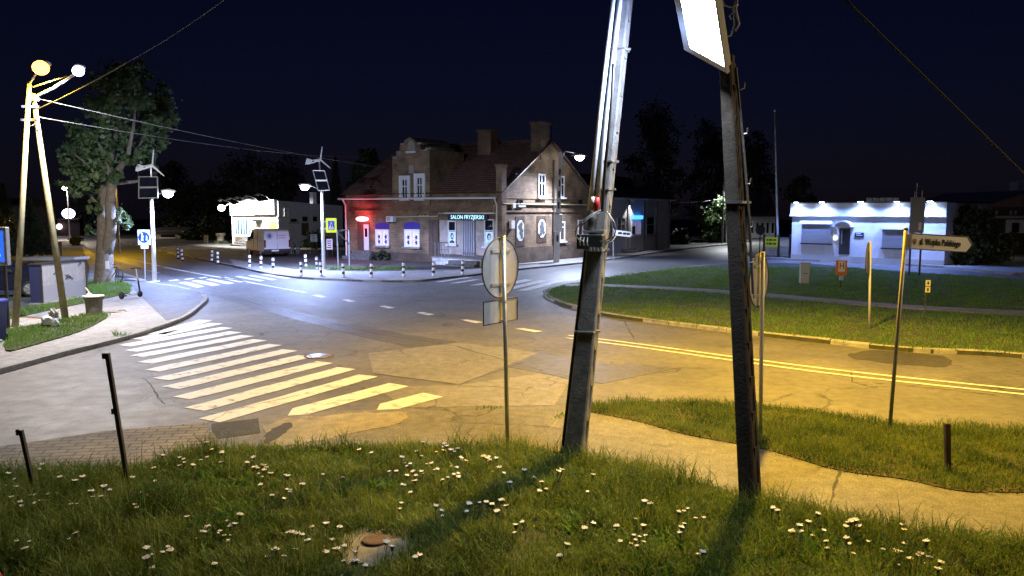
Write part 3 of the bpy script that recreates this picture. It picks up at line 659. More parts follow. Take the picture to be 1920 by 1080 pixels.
mb = MB(); mb.loft([[Vector((a * k, b * k, z)) for a, b in ((-.5, -.35), (.5, -.35), (.5, .35), (-.5, .35))] for z, k in ((0, .85), (.55, 1))]); mb.build('tub', M['ypaint'], yb)
mb = MB(); mb.loft([[Vector((a * k, b * k, z)) for a, b in ((-.53, -.38), (.53, -.38), (.53, .38), (-.53, .38))] for z, k in ((.552, 1), (.62, 1), (.72, .8))]); mb.build('lid', M['ypaint'], yb)
mb = MB(); mb.box((-.15, -.345, .32), (.22, .02, .3)); mb.box((.22, -.345, .35), (.2, .02, .12)); mb.build('label_plate', M['black'], yb)
# stone platform with railing
pf = thing('stone_terrace', 'pale stone terrace with steps in front of the hair salon', 'terrace', G(766, 497, .1), HF.rz)
tl = HF.l(G(766, 500, .1)); tr = HF.l(G(905, 505, .1))
o = HF.l(pf.location); L = HL - .1 - tl.x; dp = 1.9
mb = MB(); mb.prism([(0, o.y * 0 - 0), (L, 0), (L, dp), (0, dp)], 0, .42); 
pf.location = HF.w((tl.x, -dp - .12, 0)) ; mb.build('retaining_wall', M['stone'], pf)
mb = MB(); mb.box((L / 2, dp / 2, .465), (L + .1, dp + .06, .08)); mb.build('slab', M['pave'], pf, bevel=.015)
mb = MB()
for k in range(2): mb.box((L - 1.2, -.17 - .3 * k, .17 - .11 * k), (2.2, .3, .34 - .2 * k))
mb.build('step', M['conc'], pf)
rl = thing('handrail', 'thin steel handrail standing on the stone salon terrace', 'railing', HF.w((tl.x, -dp - .05, .505)), HF.rz)
mb = MB(); mb.tube([(.2, 0, .9), (L - 2.6, 0, .9)], .025, 6); mb.tube([(.2, 0, .45), (L - 2.6, 0, .45)], .018, 6); mb.build('rail', M['dsteel'], rl)
for k in range(5):
    mb = MB(); x = .2 + (L - 2.8) * k / 4; mb.cyl((x, 0, 0), (x, 0, .9), .025, 6); mb.build('post', M['galv'], rl)

# ---- grey annex along the side street
t0, t1 = HW + .02, HF.hit(1257, 420, 0, HL).y
an = thing('shop_annex', 'low grey rendered shop building beyond the brick house', 'building', HF.w((HL, t0, 0)), HF.rz)
AF = Frame(HF.w((HL, t0, 0)), HF.x); AS = Face(AF, True, 0); AL = t1 - t0
za, zb2 = AS.uz(1160, 371)[1], AS.uz(1256, 375)[1]; za = zb2 = (za + zb2) / 2
mb = MB(); mb.b2((-9, 0, -.1), (0, AL, za)); mb.build('wall', M['greyrender'], an)
mb = MB(); mb.add([Vector(p) for p in ((.35, -.02, za - .05), (.35, AL + .25, za - .05), (-4.5, AL + .25, za + 2.0), (-4.5, -.02, za + 2.0), (.35, -.02, za + .1), (.35, AL + .25, za + .1), (-4.5, AL + .25, za + 2.15), (-4.5, -.02, za + 2.15))], [(3, 2, 1, 0), (4, 5, 6, 7), (0, 1, 5, 4), (1, 2, 6, 5), (2, 3, 7, 6), (3, 0, 4, 7)]); rf = mb.build('roof', mat('dark_roofing', (.03, .028, .028), .8), an)
mb = MB(); mb.cyl((.4, 0, za - .02), (.4, AL + .2, za - .02), .07, 6); mb.build('gutter', M['gray'], rf)
mb = MB(); mb.b2((-2.4, AL - 3.0, za + .7), (-1.8, AL - 2.3, za + 2.2)); mb.build('chimney', M['brick'], rf)
mb = MB()
for x in (1177, 1206, 1230, 1254):
    u = AS.uz(x, 420)[0]; AS.box(mb, u - .14, u + .14, -.1, za - .08, .002, .1)
mb.build('pilaster', mat('pilaster_render', (.2, .2, .21), .85), an)
lit = mat('lit_shop_window', (.3, .28, .35), .3, emit=(.5, .45, .8), es=.22, col2=(.5, .5, .6), scale=3)
w = window(AS, AS.rect(1183, 413, 1201, 441), an, M['white'], lit, 2, (), .08, M['kerb'])
u0, u1, z0, z1 = AS.rect(1184, 424, 1190, 440); part(AS, (u0, u1, z0, z1), .032, .05, 'mannequin_display', M['black'], w)
w = window(AS, AS.rect(1211, 406, 1226, 440), an, M['gray'], M['glass'], 1, (.55,), .06, M['kerb'])
w = window(AS, AS.rect(1156, 408, 1172, 440), an, M['gray'], mat('sticker_window', (.25, .25, .27), .3, col2=(.05, .05, .06), scale=4), 2, (.6,), .08, M['kerb'])
mb = MB(); u0, u1 = AS.uz(1164, 460)[0], AS.uz(1186, 460)[0]
for k in range(2): AS.box(mb, u0 - .3 * k, u1 + .3 * k, -.1, .3 - .14 * k, .003 + .35 * k, .35 + .35 * k)
mb.build('door_steps', M['conc'], an)
bs, w, h = on_face('light_box_sign', AS, AS.rect(1183, 404, 1201, 411), 0, 'glowing blue light box above the annex shop window', 'sign')
mb = MB(); mb.box((0, -.13, h / 2), (w, .24, h)); mb.build('glowing_case', emis('blue_glow', (.04, .22, 1.0), 3.2), bs, bevel=.03)
wl, w, h = on_face('wall_lamp', AS, AS.rect(1177, 373, 1182, 379), 0, 'small wall lamp washing the annex facade with white light', 'lamp')
mb = MB(); mb.lathe([(.04, .2), (.14, .1), (.16, 0), (.04, -.001)], 12, (0, -.35, 0)); mb.build('shade', M['gray'], wl, True)
mb = MB(); mb.tube([(0, 0, .1), (0, -.3, .2)], .025, 6); mb.build('bracket', M['gray'], wl)
bulb(wl, (0, -.35, -.06), 260, (1, .93, .95), .06, 'SPOT', 100, .4)

# ---- white flat-roofed building on the right
wO, wE = G(1483, 484.5, .14), G(1770, 497.5, .14)
WF = Frame(wO, wE - wO); WL = (wE - wO).length; WS = Face(WF, False, 0); ZW = (WS.uz(1485, 375)[1] + WS.uz(1770, 388)[1]) / 2
wb = thing('flat_roofed_building', 'white flat roofed building lit by five lamps along its parapet', 'building', wO, WF.rz)
mb = MB(); mb.b2((0, 0, -.15), (WL, 9, ZW)); mb.build('wall', M['render'], wb)
zl = WS.uz(1600, 404)[1]
mb = MB(); mb.b2((-.05, -.2, zl), (WL + .05, -.002, ZW + .02)); mb.b2((-.1, -.26, zl - .06), (WL + .1, -.002, zl - .002)); fb = mb.build('fascia', M['render'], wb)
mb = MB(); mb.b2((-.1, -.25, ZW + .022), (WL + .1, 9, ZW + .09)); mb.build('roof', M['dsteel'], wb)
mb = MB(); mb.b2((0, -.06, -.15), (WL, -.002, .3)); mb.build('plinth', M['gray'], wb)
for r in ((1504, 420, 1560, 456), (1655, 430, 1703, 465)):
    q = WS.rect(*r); s = part(WS, q, .003, .12, 'roller_shutter', M['shutter'], wb)
    mb = MB(); WS.box(mb, q[0] - .06, q[1] + .06, q[3] + .003, q[3] + .22, .003, .26); mb.build('shutter_box', M['white'], s)
    mb = MB(); n = int((q[3] - q[2]) / .09)
    for k in range(n): WS.box(mb, q[0] + .03, q[1] - .03, q[2] + .09 * k + .02, q[2] + .09 * k + .07, .122, .132)
    mb.build('shutter_slat', M['shutter'], s); part(WS, (q[0] - .05, q[1] + .05, q[2] - .08, q[2] - .003), .003, .18, 'sill', M['black'], s)
q = WS.rect(1574, 428, 1594, 477); d = part(WS, q, .003, .07, 'door', M['black'], wb)
part(WS, (q[0] + .14, q[1] - .14, q[2] + .9, q[3] - .15), .072, .085, 'door_glass', M['glass'], d)
mb = MB(); mb.tube([WS.P(q[0] + .2, q[2] + .7, .13), WS.P(q[0] + .2, q[2] + 1.6, .13)], .025, 6); mb.build('handle', M['galv'], d)
mb = MB(); cu = (q[0] + q[1]) / 2; hw = (q[1] - q[0]) * .85; A = []
for k in range(11):
    t = math.pi * k / 10; A.append((cu - hw * math.cos(t), q[3] + .1 + .42 * math.sin(t)))
WS.poly(mb, A + [(u * .0 + cu + (u - cu) * .86, q[3] + .1 + (z - q[3] - .1) * .8) for u, z in A[::-1]], .003, .55); mb.build('door_canopy', M['white'], wb)
q = WS.rect(1603, 436, 1620, 445); s = part(WS, q, .003, .05, 'name_plate', mat('navy_plate', (.01, .012, .05), .4), wb)
mb = MB()
for k in range(2): WS.box(mb, q[0] + .1, q[1] - .1 - .1 * k, q[2] + .1 + .12 * k, q[2] + .15 + .12 * k, .051, .055)
mb.build('plate_text', M['white'], s)
q = WS.rect(1564.5, 443.5, 1569.5, 448.5); s = part(WS, (q[0] - .1, q[1] + .1, q[2] - .15, q[3] + .15), .003, .03, 'alarm_plate', M['render'], wb)
mb = MB(); mb.ell(WS.P((q[0] + q[1]) / 2, (q[2] + q[3]) / 2, .08), (.13, .08, .13)); mb.build('alarm_lamp', emis('alarm_glow', (1, .93, .95), 4), s, True)
p = WF.hit(1660, 372, 1, 4); mb = MB()
for k in range(5): mb.box((p.x - 1 + k * .45, 4, ZW + .25), (.4, .5, .3))
mb.build('roof_unit', M['white'], wb)
p = WF.hit(1720, 343, 1, 4); mb = MB(); mb.cyl((p.x, 4, ZW), (p.x, 4, p.z), .03, 6); mb.tube([(p.x - .4, 4, p.z - .3), (p.x + .4, 4, p.z - .3)], .02, 5); mb.build('antenna', M['galv'], wb)
names = ('leftmost lamp above the parapet of the white building, by the corner', 'parapet lamp above the left roller shutter on the white building', 'parapet lamp right of the door canopy on the white building', 'parapet lamp just left of the tall grey pylon on the white building', 'rightmost parapet lamp near the far corner of the white building')
for x, lab in zip((1500, 1548, 1620, 1688, 1750), names):
    u, z = WS.uz(x, 379); g = thing('parapet_lamp', lab, 'lamp', WF.w(WS.P(u, ZW + .05, .2)), WF.rz, 'lamps along the white parapet')
    mb = MB(); mb.tube([(0, .1, 0), (0, 0, .12), (0, -.32, .1)], .022, 6); mb.build('arm', M['dsteel'], g)
    mb = MB(); mb.box((0, -.36, .08), (.34, .2, .1)); mb.build('housing', M['dsteel'], g, bevel=.015)
    mb = MB(); mb.box((0, -.36, .02), (.28, .15, .015)); mb.build('lens', emis('led_lens', LED, 60), g)
    bulb(g, (0, -.34, -.03), 330, (.36, .48, 1.0), .05, 'SPOT', 70, .5, (R(11), 0, 0))
    bulb(g, (0, -.6, -.03), 620, (.2, .33, 1.0), .06, 'SPOT', 165, .5, (R(-12), 0, 0))

# ---- floodlit shop on the left
sO, sE = G(437, 459, .1), G(524, 464.5, .1)
PF = Frame(sO, sE - sO); PL = (sE - sO).length; PS = Face(PF, False, 0)
zA = PS.uz(437, 387)[1]; zB = PS.uz(523, 376)[1]
PE = PF.hit(643, 430, 0, PL).y; zC = PF.hit(642, 386, 0, PL).z
sh = thing('corner_shop', 'small flat roofed corner shop with floodlit white front', 'shop', sO, PF.rz)
PD = Face(PF, True, PL)
mb = MB(); P = [Vector(p) for p in ((0, 0, -.2), (PL, 0, -.2), (PL, PE, -.2), (0, PE, -.2), (0, 0, zA), (PL, 0, zB), (PL, PE, zC), (0, PE, zA))]
mb.add(P, [(3, 2, 1, 0), (4, 5, 6, 7), (0, 1, 5, 4), (1, 2, 6, 5), (2, 3, 7, 6), (3, 0, 4, 7)]); mb.build('wall', M['greyrender'], sh)
q0, q1 = PS.uz(438, 404), PS.uz(519, 402); mb = MB()
PS.poly(mb, [(.1, q0[1]), (PL - .35, q1[1]), (PL - .35, zB + .1), (PL * .62, zB - .1), (PL * .5, zB + .25), (PL * .3, zB + .2), (PL * .22, zA + .25), (.1, zA + .1)], .003, .25); mb.build('shop_fascia', M['white'], sh)
mb = MB(); PS.box(mb, 0, PL, 0, q0[1] - .02, .003, .05); mb.build('front_render', M['white'], sh)
PG = Face(PF, False, -.05)
q = PG.rect(441, 409, 471, 442); q = (max(q[0], .25), q[1], q[2], q[3]); window(PG, q, sh, M['whitepvc'], mat('teal_glass', (.02, .06, .09), .15, emit=(.08, .25, .45), es=.12), 6, (), .12, M['white'])
d = part(PG, PG.rect(481, 416, 491, 440), .003, .06, 'door', M['gray'], sh); part(PG, PG.rect(479, 411, 492, 415), .003, .35, 'door_hood', M['black'], sh)
part(PG, PG.rect(505, 415, 519, 437), .003, .03, 'yellow_poster', mat('pale_yellow', (.75, .72, .1), .6), sh)
mb = MB(); q = PG.rect(459, 455, 474, 470)
for k in range(4): PG.box(mb, q[0] - .15 * k, q[1], -.2, .75 - .19 * k, .003 + .32 * k, .32 * (k + 1))
mb.build('entrance_steps', M['conc'], sh)
window(PD, PD.rect(543, 409, 557, 417), sh, M['gray'], M['glass'], 1, (), .06, M['kerb'])
window(PD, PD.rect(565, 405, 577, 416), sh, M['gray'], M['glass'], 1, (), .06, None)
window(PD, PD.rect(585, 405, 595, 416), sh, M['gray'], M['glass'], 1, (), .06, None)
part(PD, PD.rect(565, 418, 578, 441), .003, .06, 'door', M['wood'], sh)
mb = MB(); p = PF.hit(587, 370, 0, PL - 2); mb.box((PL - 2, p.y, zC + .5), (.6, .4, 1.6)); mb.build('chimney', M['white'], sh)
for k, (y0, y1, lab) in enumerate(((390, 398, 'upper of two air conditioners on the shop side wall'), (399, 406, 'lower of two air conditioners on the shop side wall'))):
    g, w, h = on_face('air_conditioner', PD, PD.rect(529, y0, 538, y1), 0, lab, 'air conditioner'); g['group'] = 'air conditioners on the shop side wall'
    mb = MB(); mb.box((0, -.22, h / 2), (w, .34, h)); mb.build('casing', M['white'], g, bevel=.03)
    mb = MB(); mb.cyl((-w * .15, -.395, h / 2), (-w * .15, -.41, h / 2), h * .36, 14); mb.build('fan_grille', M['gray'], g)
labs = ('gooseneck floodlight at the far left end of the shop parapet', 'gooseneck floodlight second from the left on the shop parapet', 'gooseneck floodlight beside the raised middle of the shop parapet', 'gooseneck floodlight right of the raised middle of the shop parapet', 'gooseneck floodlight near the right end of the shop parapet')
for f, lab in zip((.04, .24, .42, .62, .86), labs):
    zt = zA + (zB - zA) * f; g = thing('gooseneck_floodlight', lab, 'lamp', PF.w((PL * f, -.26, zt + .1)), PF.rz, 'floodlights on the shop parapet')
    mb = MB(); mb.tube([(0, .2, 0), (0, -.2, .35), (0, -1.12, .62)], .025, 6); mb.build('arm', M['gray'], g)
    mb = MB(); mb.lathe([(.05, .1), (.14, .04), (.2, -.1), (.05, -.101)], 12, (0, -1.15, .5)); mb.build('shade', M['gray'], g, True)
    bulb(g, (0, -1.15, .34), 1700, (.95, .96, 1.0), .1, 'SPOT', 125, .4, (R(30), 0, 0))
g = thing('corner_floodlight', 'dazzling white floodlight on a bracket at the left shop corner', 'lamp', PF.w((-.1, -.3, zA - .1)), PF.rz)
mb = MB(); mb.tube([(.1, .3, .4), (-.1, 0, .3), (-.45, -.4, .05)], .03, 6); mb.build('arm', M['gray'], g)
mb = MB(); mb.ell((-.5, -.5, -.05), (.42, .3, .3)); mb.build('globe', emis('white_globe', (.95, .97, 1), 30), g, True)

# ------------------------------------------------------------------ far buildings
def simple_house(name, label, x0, x1, yb, yt, Y, depth, m, roofm, roofh=2.0, wins=4, wz=(.25, .7), rz=0):
    a, b = at(x0, yb, Y), at(x1, yb, Y); L = b.x - a.x; h = at(x0, yt, Y).z
    t = thing(name, label, 'house', (a.x, Y, 0), rz)
    mb = MB(); mb.b2((0, 0, -.2), (L, depth, h)); mb.build('wall', m, t)
    mb = MB(); mb.loft([[Vector((x, -.3, h - .06)), Vector((x, depth + .3, h - .06)), Vector((x, depth / 2, h + roofh))] for x in (-.3, L + .3)]); mb.build('roof', roofm, t)
    for k in range(wins):
        u = L * (k + .5) / wins; mb = MB(); mb.box((u, -.03, h * (wz[0] + wz[1]) / 2), (L / wins * .42, .06, h * (wz[1] - wz[0]))); w = mb.build('window', M['glass'], t)
        mb = MB(); mb.box((u, -.05, h * wz[0] - .08), (L / wins * .5, .12, .1)); mb.build('sill', M['white'], w)
    return t
simple_house('cottage', 'small pale cottage with narrow windows behind the flagpole', 1404, 1452, 470, 405, 100, 8, M['greyrender'], M['tile'], 3.2, 5)
simple_house('storage_shed', 'low beige shed with a flat front behind the blue pedestrian sign', 285, 345, 458, 433, 96, 6, M['beige'], M['dsteel'], .4, 1, (.3, .6))
g = thing('brick_warehouse', 'dark gabled warehouse with an arched pale gateway at the right edge', 'building', at(1836, 470, 62), 0)
g.location.z = 0
a = at(1836, 470, 62); z1 = at(1836, 388, 62).z; wx = at(1990, 470, 62).x - a.x
mb = MB(); mb.b2((0, 0, -.2), (wx, 12, z1)); mb.build('wall', brick('dark_brick', (.07, .045, .035), (.05, .035, .03), (.08, .07, .06)), g)
mb = MB(); zr = at(1925, 366, 62).z; mb.loft([[Vector((-.4, y, z1)), Vector((wx * .6, y, zr + .4)), Vector((wx + .4, y, z1)), ] for y in (-.5, 12.4)]); mb.build('roof', M['tile'], g)
p0, p1 = at(1893, 382, 67), at(2000, 340, 66); mb = MB(); mb.b2((p0.x - a.x, 4, z1 - .5), (p1.x - a.x, 5.2, p1.z)); mb.build('upper_block', M['greyrender'], g)
q0, q1 = at(1886, 437, 61.9), at(1925, 412, 61.9); mb = MB(); mb.b2((q0.x - a.x, -.12, q0.z), (q1.x - a.x, -.003, q1.z)); gw = mb.build('gate_surround', M['render'], g)
mb = MB(); c = (at(1897, 425, 61.9).x - a.x + at(1910, 425, 61.9).x - a.x) / 2; mb.box((c, -.14, (q0.z + q1.z) / 2 - .1), (.55, .04, .75)); mb.build('gate_opening', M['black'], gw)
for x in (1869, 1896, 1905):
    p, q = at(x, 402, 61.8), at(x + 4, 395, 61.8); mb = MB(); mb.b2((p.x - a.x, -.06, p.z), (q.x - a.x, -.003, q.z)); mb.build('window', M['gray'], g)
mb = MB(); zz = at(1850, 407, 61.8).z; mb.b2((-.1, -.15, zz - .1), (wx, -.003, zz + .1)); mb.build('string_course', M['gray'], g)
g = thing('bollard_light', 'short lit white post lamp in front of the dark warehouse', 'lamp', at(1844, 468, 58)); g.location.z = 0
z = at(1844, 430, 58).z; mb = MB(); mb.cyl((0, 0, 0), (0, 0, z), .07, 8); mb.build('pole', M['white'], g)
mb = MB(); mb.lathe([(.05, z + .002), (.22, z + .05), (.2, z + .3), (.05, z + .42)], 10); mb.build('lantern', emis('lantern_glow', (1, .97, .9), 1.2), g)
bulb(g, (0, -.35, z + .1), 25, (1, .95, .85), .1)
# distant lit kiosk and street on the left
kp = at(131, 462, 112); g = thing('distant_kiosk', 'far away kiosk with glaring bluish sign down the left street', 'kiosk', (kp.x, 112, 0), .25)
mb = MB(); mb.b2((-1.4, 0, 0), (1.4, 2, 2.4)); mb.build('wall', M['dsteel'], g)
mb = MB(); mb.ell((.1, -.2, 3.1), (.85, .3, .7)); mb.build('lit_sign', emis('kiosk_sign', (.62, .6, 1.0), 7), g, True)
mb = MB(); mb.ell((-1.1, -.4, 1.3), (.4, .3, .4)); mb.build('lit_display', emis('kiosk_pink', (1.0, .62, .7), 3), g, True)
mb = MB(); mb.box((0, -.3, 2.3), (3.0, .8, .1)); mb.build('awning', M['dsteel'], g)
bulb(g, (0, -1.5, 3), 60, (.7, .65, 1), .3)
def street_lamp(name, label, px, py, Y, col, watts, pole_px, es=40, r=.16, arm=1.0, group=None, kind='SPOT', size=165, mats='galv'):
    p = at(px, py, Y); b = at(pole_px, 480, Y); g = thing(name, label, 'street lamp', (b.x, Y + .2, 0), 0, group); dx = p.x - b.x
    mb = MB(); mb.tube([(0, 0, 0), (0, 0, p.z - .6)], [.1, .06], 10); mb.build('pole', M[mats], g)
    mb = MB(); mb.tube([(0, 0, p.z - .6), (0, 0, p.z - .1), (dx * .4, -.05, p.z + .12), (dx, -.2, p.z + .14)], .035, 6); mb.build('arm', M[mats], g)
    mb = MB(); mb.ell((dx, -.2, p.z + .1), (.34, .2, .1)); h = mb.build('lamp_head', M['gray'], g, True)
    mb = MB(); mb.ell((dx, -.22, p.z), (r * 1.25, r, r * .75)); mb.build('lens', emis('lens_glow', col, es), h, True)
    bulb(g, (dx, -.22, p.z - .3), watts, col, .1, kind, size, .25)
    return g
street_lamp('street_lamp', 'distant warm street lamp above the kiosk at the far left', 123, 353, 92, (1.0, .85, .7), 2600, 131, 30, .3)
street_lamp('street_lamp', 'second faint street lamp lower down the far left street', 122, 400, 150, (1, .9, .8), 1500, 126, 16, .28)
p = at(200, 470, 66)
g = street_lamp('street_lamp', 'amber street lamp hidden behind the tree crown on the left street', 205, 330, 66, NA, 2000, 222, 14, .16)
# beige canopy and hoarding behind the shelter
g = thing('flat_canopy', 'beige flat canopy slab on posts behind the metal bin shelter', 'canopy', at(105, 489, 44)); g.location.z = 0
z = at(100, 484, 44).z; mb = MB(); mb.box((0, 0, z), (2.9, 1.6, .16)); mb.build('roof', M['beige'], g)
for k in (-1, 1): mb = MB(); mb.cyl((k * 1.3, 0, 0), (k * 1.3, 0, z - .082), .05, 6); mb.build('post', M['gray'], g)
g = thing('hoarding_board', 'long beige hoarding board across the far left yard', 'board', at(98, 470, 60)); g.location.z = 0
z = at(98, 458, 60).z; mb = MB(); mb.box((0, 0, z), (1.5, .08, .36)); mb.build('panel', M['beige'], g); mb = MB(); mb.box((-1.0, 0, z), (.4, .08, .34)); mb.build('panel', M['beige'], g)
for k in (-.9, .6): mb = MB(); mb.cyl((k, .1, 0), (k, .1, z + .1), .05, 6); mb.build('post', M['wood'], g)
# apartment edge with lit windows far left
simple_house('apartment_block', 'dim apartment block with small lit windows at the far left edge', -40, 22, 470, 386, 80, 8, mat('dark_render', (.08, .07, .065), .9), M['dsteel'], .8, 3)
t = bpy.data.objects['apartment_block']
for x, y in ((17, 411), (18, 403)):
    p = at(x, y, 79.9); mb = MB(); mb.box((p.x - t.location.x, -.08, p.z), (.25, .05, .55)); mb.build('window', emis('lit_pane', (1, .85, .45), 1.3), t)

# ------------------------------------------------------------------ foliage
def leaf_quads(blobs, n, size, clumps=22, spread=.2, shell=.55):
    blobs = [(np.array(c), np.array(r if hasattr(r, '__len__') else (r, r, r), float)) for c, r in blobs]
    w = np.array([np.prod(r) ** (2 / 3) for c, r in blobs]); w /= w.sum(); out = []
    for (c, r), k in zip(blobs, w):
        m = max(8, int(n * k)); d = RNG.normal(size=(clumps, 3)); d /= np.linalg.norm(d, axis=1)[:, None]
        cc = c + d * r * (shell + (1 - shell) * RNG.random((clumps, 1)))
        i = RNG.integers(0, clumps, m); p = cc[i] + RNG.normal(size=(m, 3)) * r * spread
        out.append(p)
    p = np.concatenate(out); m = len(p)
    a = RNG.normal(size=(m, 3)); a /= np.linalg.norm(a, axis=1)[:, None]; b = np.cross(a, RNG.normal(size=(m, 3))); b /= np.linalg.norm(b, axis=1)[:, None]
    s = size * RNG.uniform(.6, 1.25, (m, 1)); a, b = a * s * .5, b * s * .36
    return np.stack([p - a, p + b, p + a, p - b], 1)
def tree(name, label, base, blobs, tr, n, size, lm, fork=.45, group=None, cat='tree', bark='bark', limbs=None):
    base = Vector((base[0], base[1], 0)); t = thing(name, label, cat, base, 0, group)
    mb = MB(); top = max(b[0][2] for b in blobs); fz = top * fork
    f = Vector((0, 0, fz)); mb.tube([(0, 0, -.1), (0, 0, .15), (.05, 0, fz * .5), f], [tr * 1.5, tr * 1.08, tr * .85, tr * .72], 10)
    for c, r in blobs:
        c = Vector(c) - base; mid = f.lerp(c, .5) + Vector((random.uniform(-.3, .3), random.uniform(-.3, .3), .3))
        mb.tube([f - Vector((0, 0, .3)), mid, c], [tr * .5, tr * .3, tr * .1], 6)
        for k in range(3):
            rr = r if not hasattr(r, '__len__') else min(r)
            mb.tube([mid, c + Vector((random.uniform(-1, 1), random.uniform(-1, 1), random.uniform(-.6, .8))) * rr * .9], [tr * .2, tr * .04], 5)
    mb.build('trunk', M[bark], t, True)
    quads_mesh('crown', leaf_quads([(np.array(c) - np.array(base), r) for c, r in blobs], n, size), M[lm], t)
    return t
def pxblobs(l, Y, dy=.7, back=0, backx=9999):
    out = []
    for x, y, r in l:
        c = at(x, y, Y + random.uniform(-dy, dy) + (back if x > backx else 0)); out.append((tuple(c), r / FOC * Y))
    return out
# big tree on the left
B = G(196, 531, .12); Y = B.y
t = thing('maple_tree', 'tall leafy maple with a forked trunk on the left grass strip', 'tree', B)
mb = MB()
def pl(l): return [at(x, y, Y + dy) - B for x, y, dy in l]
mb.tube([Vector((0, 0, -.1))] + pl([(197, 528, 0), (196, 500, 0), (196, 470, 0), (194, 430, .05), (192, 395, .1), (196, 350, .2), (205, 300, .3), (215, 240, .3), (225, 190, .2), (232, 150, 0)]), [.62, .5, .4, .36, .28, .24, .21, .19, .15, .1, .05], 12)
mb.tube(pl([(197, 480, 0), (204, 455, -.1), (208, 425, -.2), (206, 380, -.25), (210, 345, -.3), (222, 320, .3), (240, 290, 1.4), (265, 265, 2.4), (290, 245, 3)]), [.3, .28, .25, .22, .2, .16, .12, .08, .04], 10)
for l in ([(196, 355, .2), (180, 330, 0), (160, 305, -.3), (140, 290, -.5)], [(205, 300, .3), (185, 270, 0), (165, 240, -.3)], [(208, 425, -.2), (222, 405, -.4), (228, 395, -.5)], [(215, 240, .3), (190, 200, .5), (175, 180, .6)], [(210, 345, -.3), (255, 340, 1.2), (290, 330, 3)], [(192, 395, .1), (172, 370, .2), (150, 350, .2)], [(240, 290, -.4), (250, 240, -.2), (255, 190, 0)]):
    mb.tube(pl(l), [.1, .07, .05, .03][:len(l)], 6)
mb.build('trunk', M['bark'], t, True)
bl = [(165, 260, 42), (150, 305, 34), (185, 225, 40), (235, 165, 52), (280, 190, 44), (205, 185, 40), (300, 225, 34), (260, 240, 42), (225, 285, 34), (140, 352, 24), (175, 345, 28), (200, 320, 26), (270, 300, 32), (222, 408, 20), (236, 420, 12), (290, 270, 30), (130, 290, 22), (255, 140, 30), (215, 250, 34), (187, 300, 30), (178, 388, 14), (172, 430, 12)]
quads_mesh('crown', leaf_quads([(np.array(c) - np.array(B), r) for c, r in pxblobs(bl, Y, 1.2, 3.2, 238)], 9000, .26, 15, .15), M['leaf'], t)
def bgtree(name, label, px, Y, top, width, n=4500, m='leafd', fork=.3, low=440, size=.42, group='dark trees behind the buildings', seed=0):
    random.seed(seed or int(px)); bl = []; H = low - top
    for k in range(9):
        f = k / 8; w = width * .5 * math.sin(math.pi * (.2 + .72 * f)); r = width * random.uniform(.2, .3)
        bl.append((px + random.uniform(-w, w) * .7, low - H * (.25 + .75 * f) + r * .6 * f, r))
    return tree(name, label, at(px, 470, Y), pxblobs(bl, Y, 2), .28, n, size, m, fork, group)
bgtree('broadleaf_tree', 'round dark tree rising behind the floodlit shop front', 472, 100, 292, 135)
bgtree('broadleaf_tree', 'dark tree between the floodlit shop and the right solar lamp', 535, 110, 305, 90, 3000)
bgtree('broadleaf_tree', 'dark tree at the left of the shop behind the pale column', 400, 104, 345, 90, 3500)
bgtree('broadleaf_tree', 'black tree mass behind the left solar lamp', 330, 108, 312, 110, 4000)
bgtree('broadleaf_tree', 'dark tree standing behind the left end of the tiled roof', 696, 84, 286, 80, 3500)
bgtree('broadleaf_tree', 'tall faint tree rising above the annex roof', 1232, 98, 205, 120, 5000)
bgtree('broadleaf_tree', 'broad dark tree left of the weathered pole', 1330, 104, 240, 120, 5000)
bgtree('broadleaf_tree', 'dark tree just right of the weathered pole', 1410, 108, 258, 95, 4000)
bgtree('broadleaf_tree', 'dark tree behind the gate beside the white building', 1500, 96, 335, 60, 2500)
bgtree('broadleaf_tree', 'small dim tree near the distant kiosk', 165, 120, 372, 70, 2000)
def conifer(label, px, Y, top, low, width, n, m='needle', size=.35):
    b = at(px, 470, Y); H = at(px, top, Y).z; z0 = max(.3, at(px, low, Y).z); Rr = width / 2 / FOC * Y
    t = thing('conifer_tree', label, 'tree', (b.x, Y, 0)); mb = MB(); mb.tube([(0, 0, -.1), (0, 0, H * .97)], [Rr * .09 + .06, .03], 8)
    for k in range(40):
        f = k / 40; a = k * 2.4; r = Rr * (1 - f) * .95 + .1; z = z0 + (H - z0) * f
        mb.tube([(0, 0, z), (r * math.cos(a), r * math.sin(a), z - r * .18)], [.05, .015], 4)
    mb.build('trunk', M['bark'], t)
    f = RNG.random(n) ** 1.35; a = (RNG.integers(0, 40, n) * 2.4) + RNG.normal(0, .22, n); rad = Rr * (1 - f) * np.sqrt(RNG.random(n)) * RNG.uniform(.75, 1.12, n) + .05
    p = np.stack([rad * np.cos(a), rad * np.sin(a), z0 + (H - z0) * f - rad * .2], 1)
    d = np.stack([np.cos(a), np.sin(a), -.35 + RNG.normal(0, .3, n)], 1) * size * .5; e = np.cross(d, RNG.normal(size=(n, 3))); e = e / np.linalg.norm(e, axis=1)[:, None] * size * .16
    quads_mesh('crown', np.stack([p - d, p + e, p + d, p - e], 1), M[m], t); return t
conifer('slender black conifer beside the right solar lamp', 632, 90, 293, 450, 46, 4000)
conifer('amber lit conifer between the legs of the twin pole', 58, 52, 372, 470, 78, 6000, size=.32)
conifer('dark conifer at the left picture edge behind the billboard', 12, 70, 345, 460, 60, 3000)
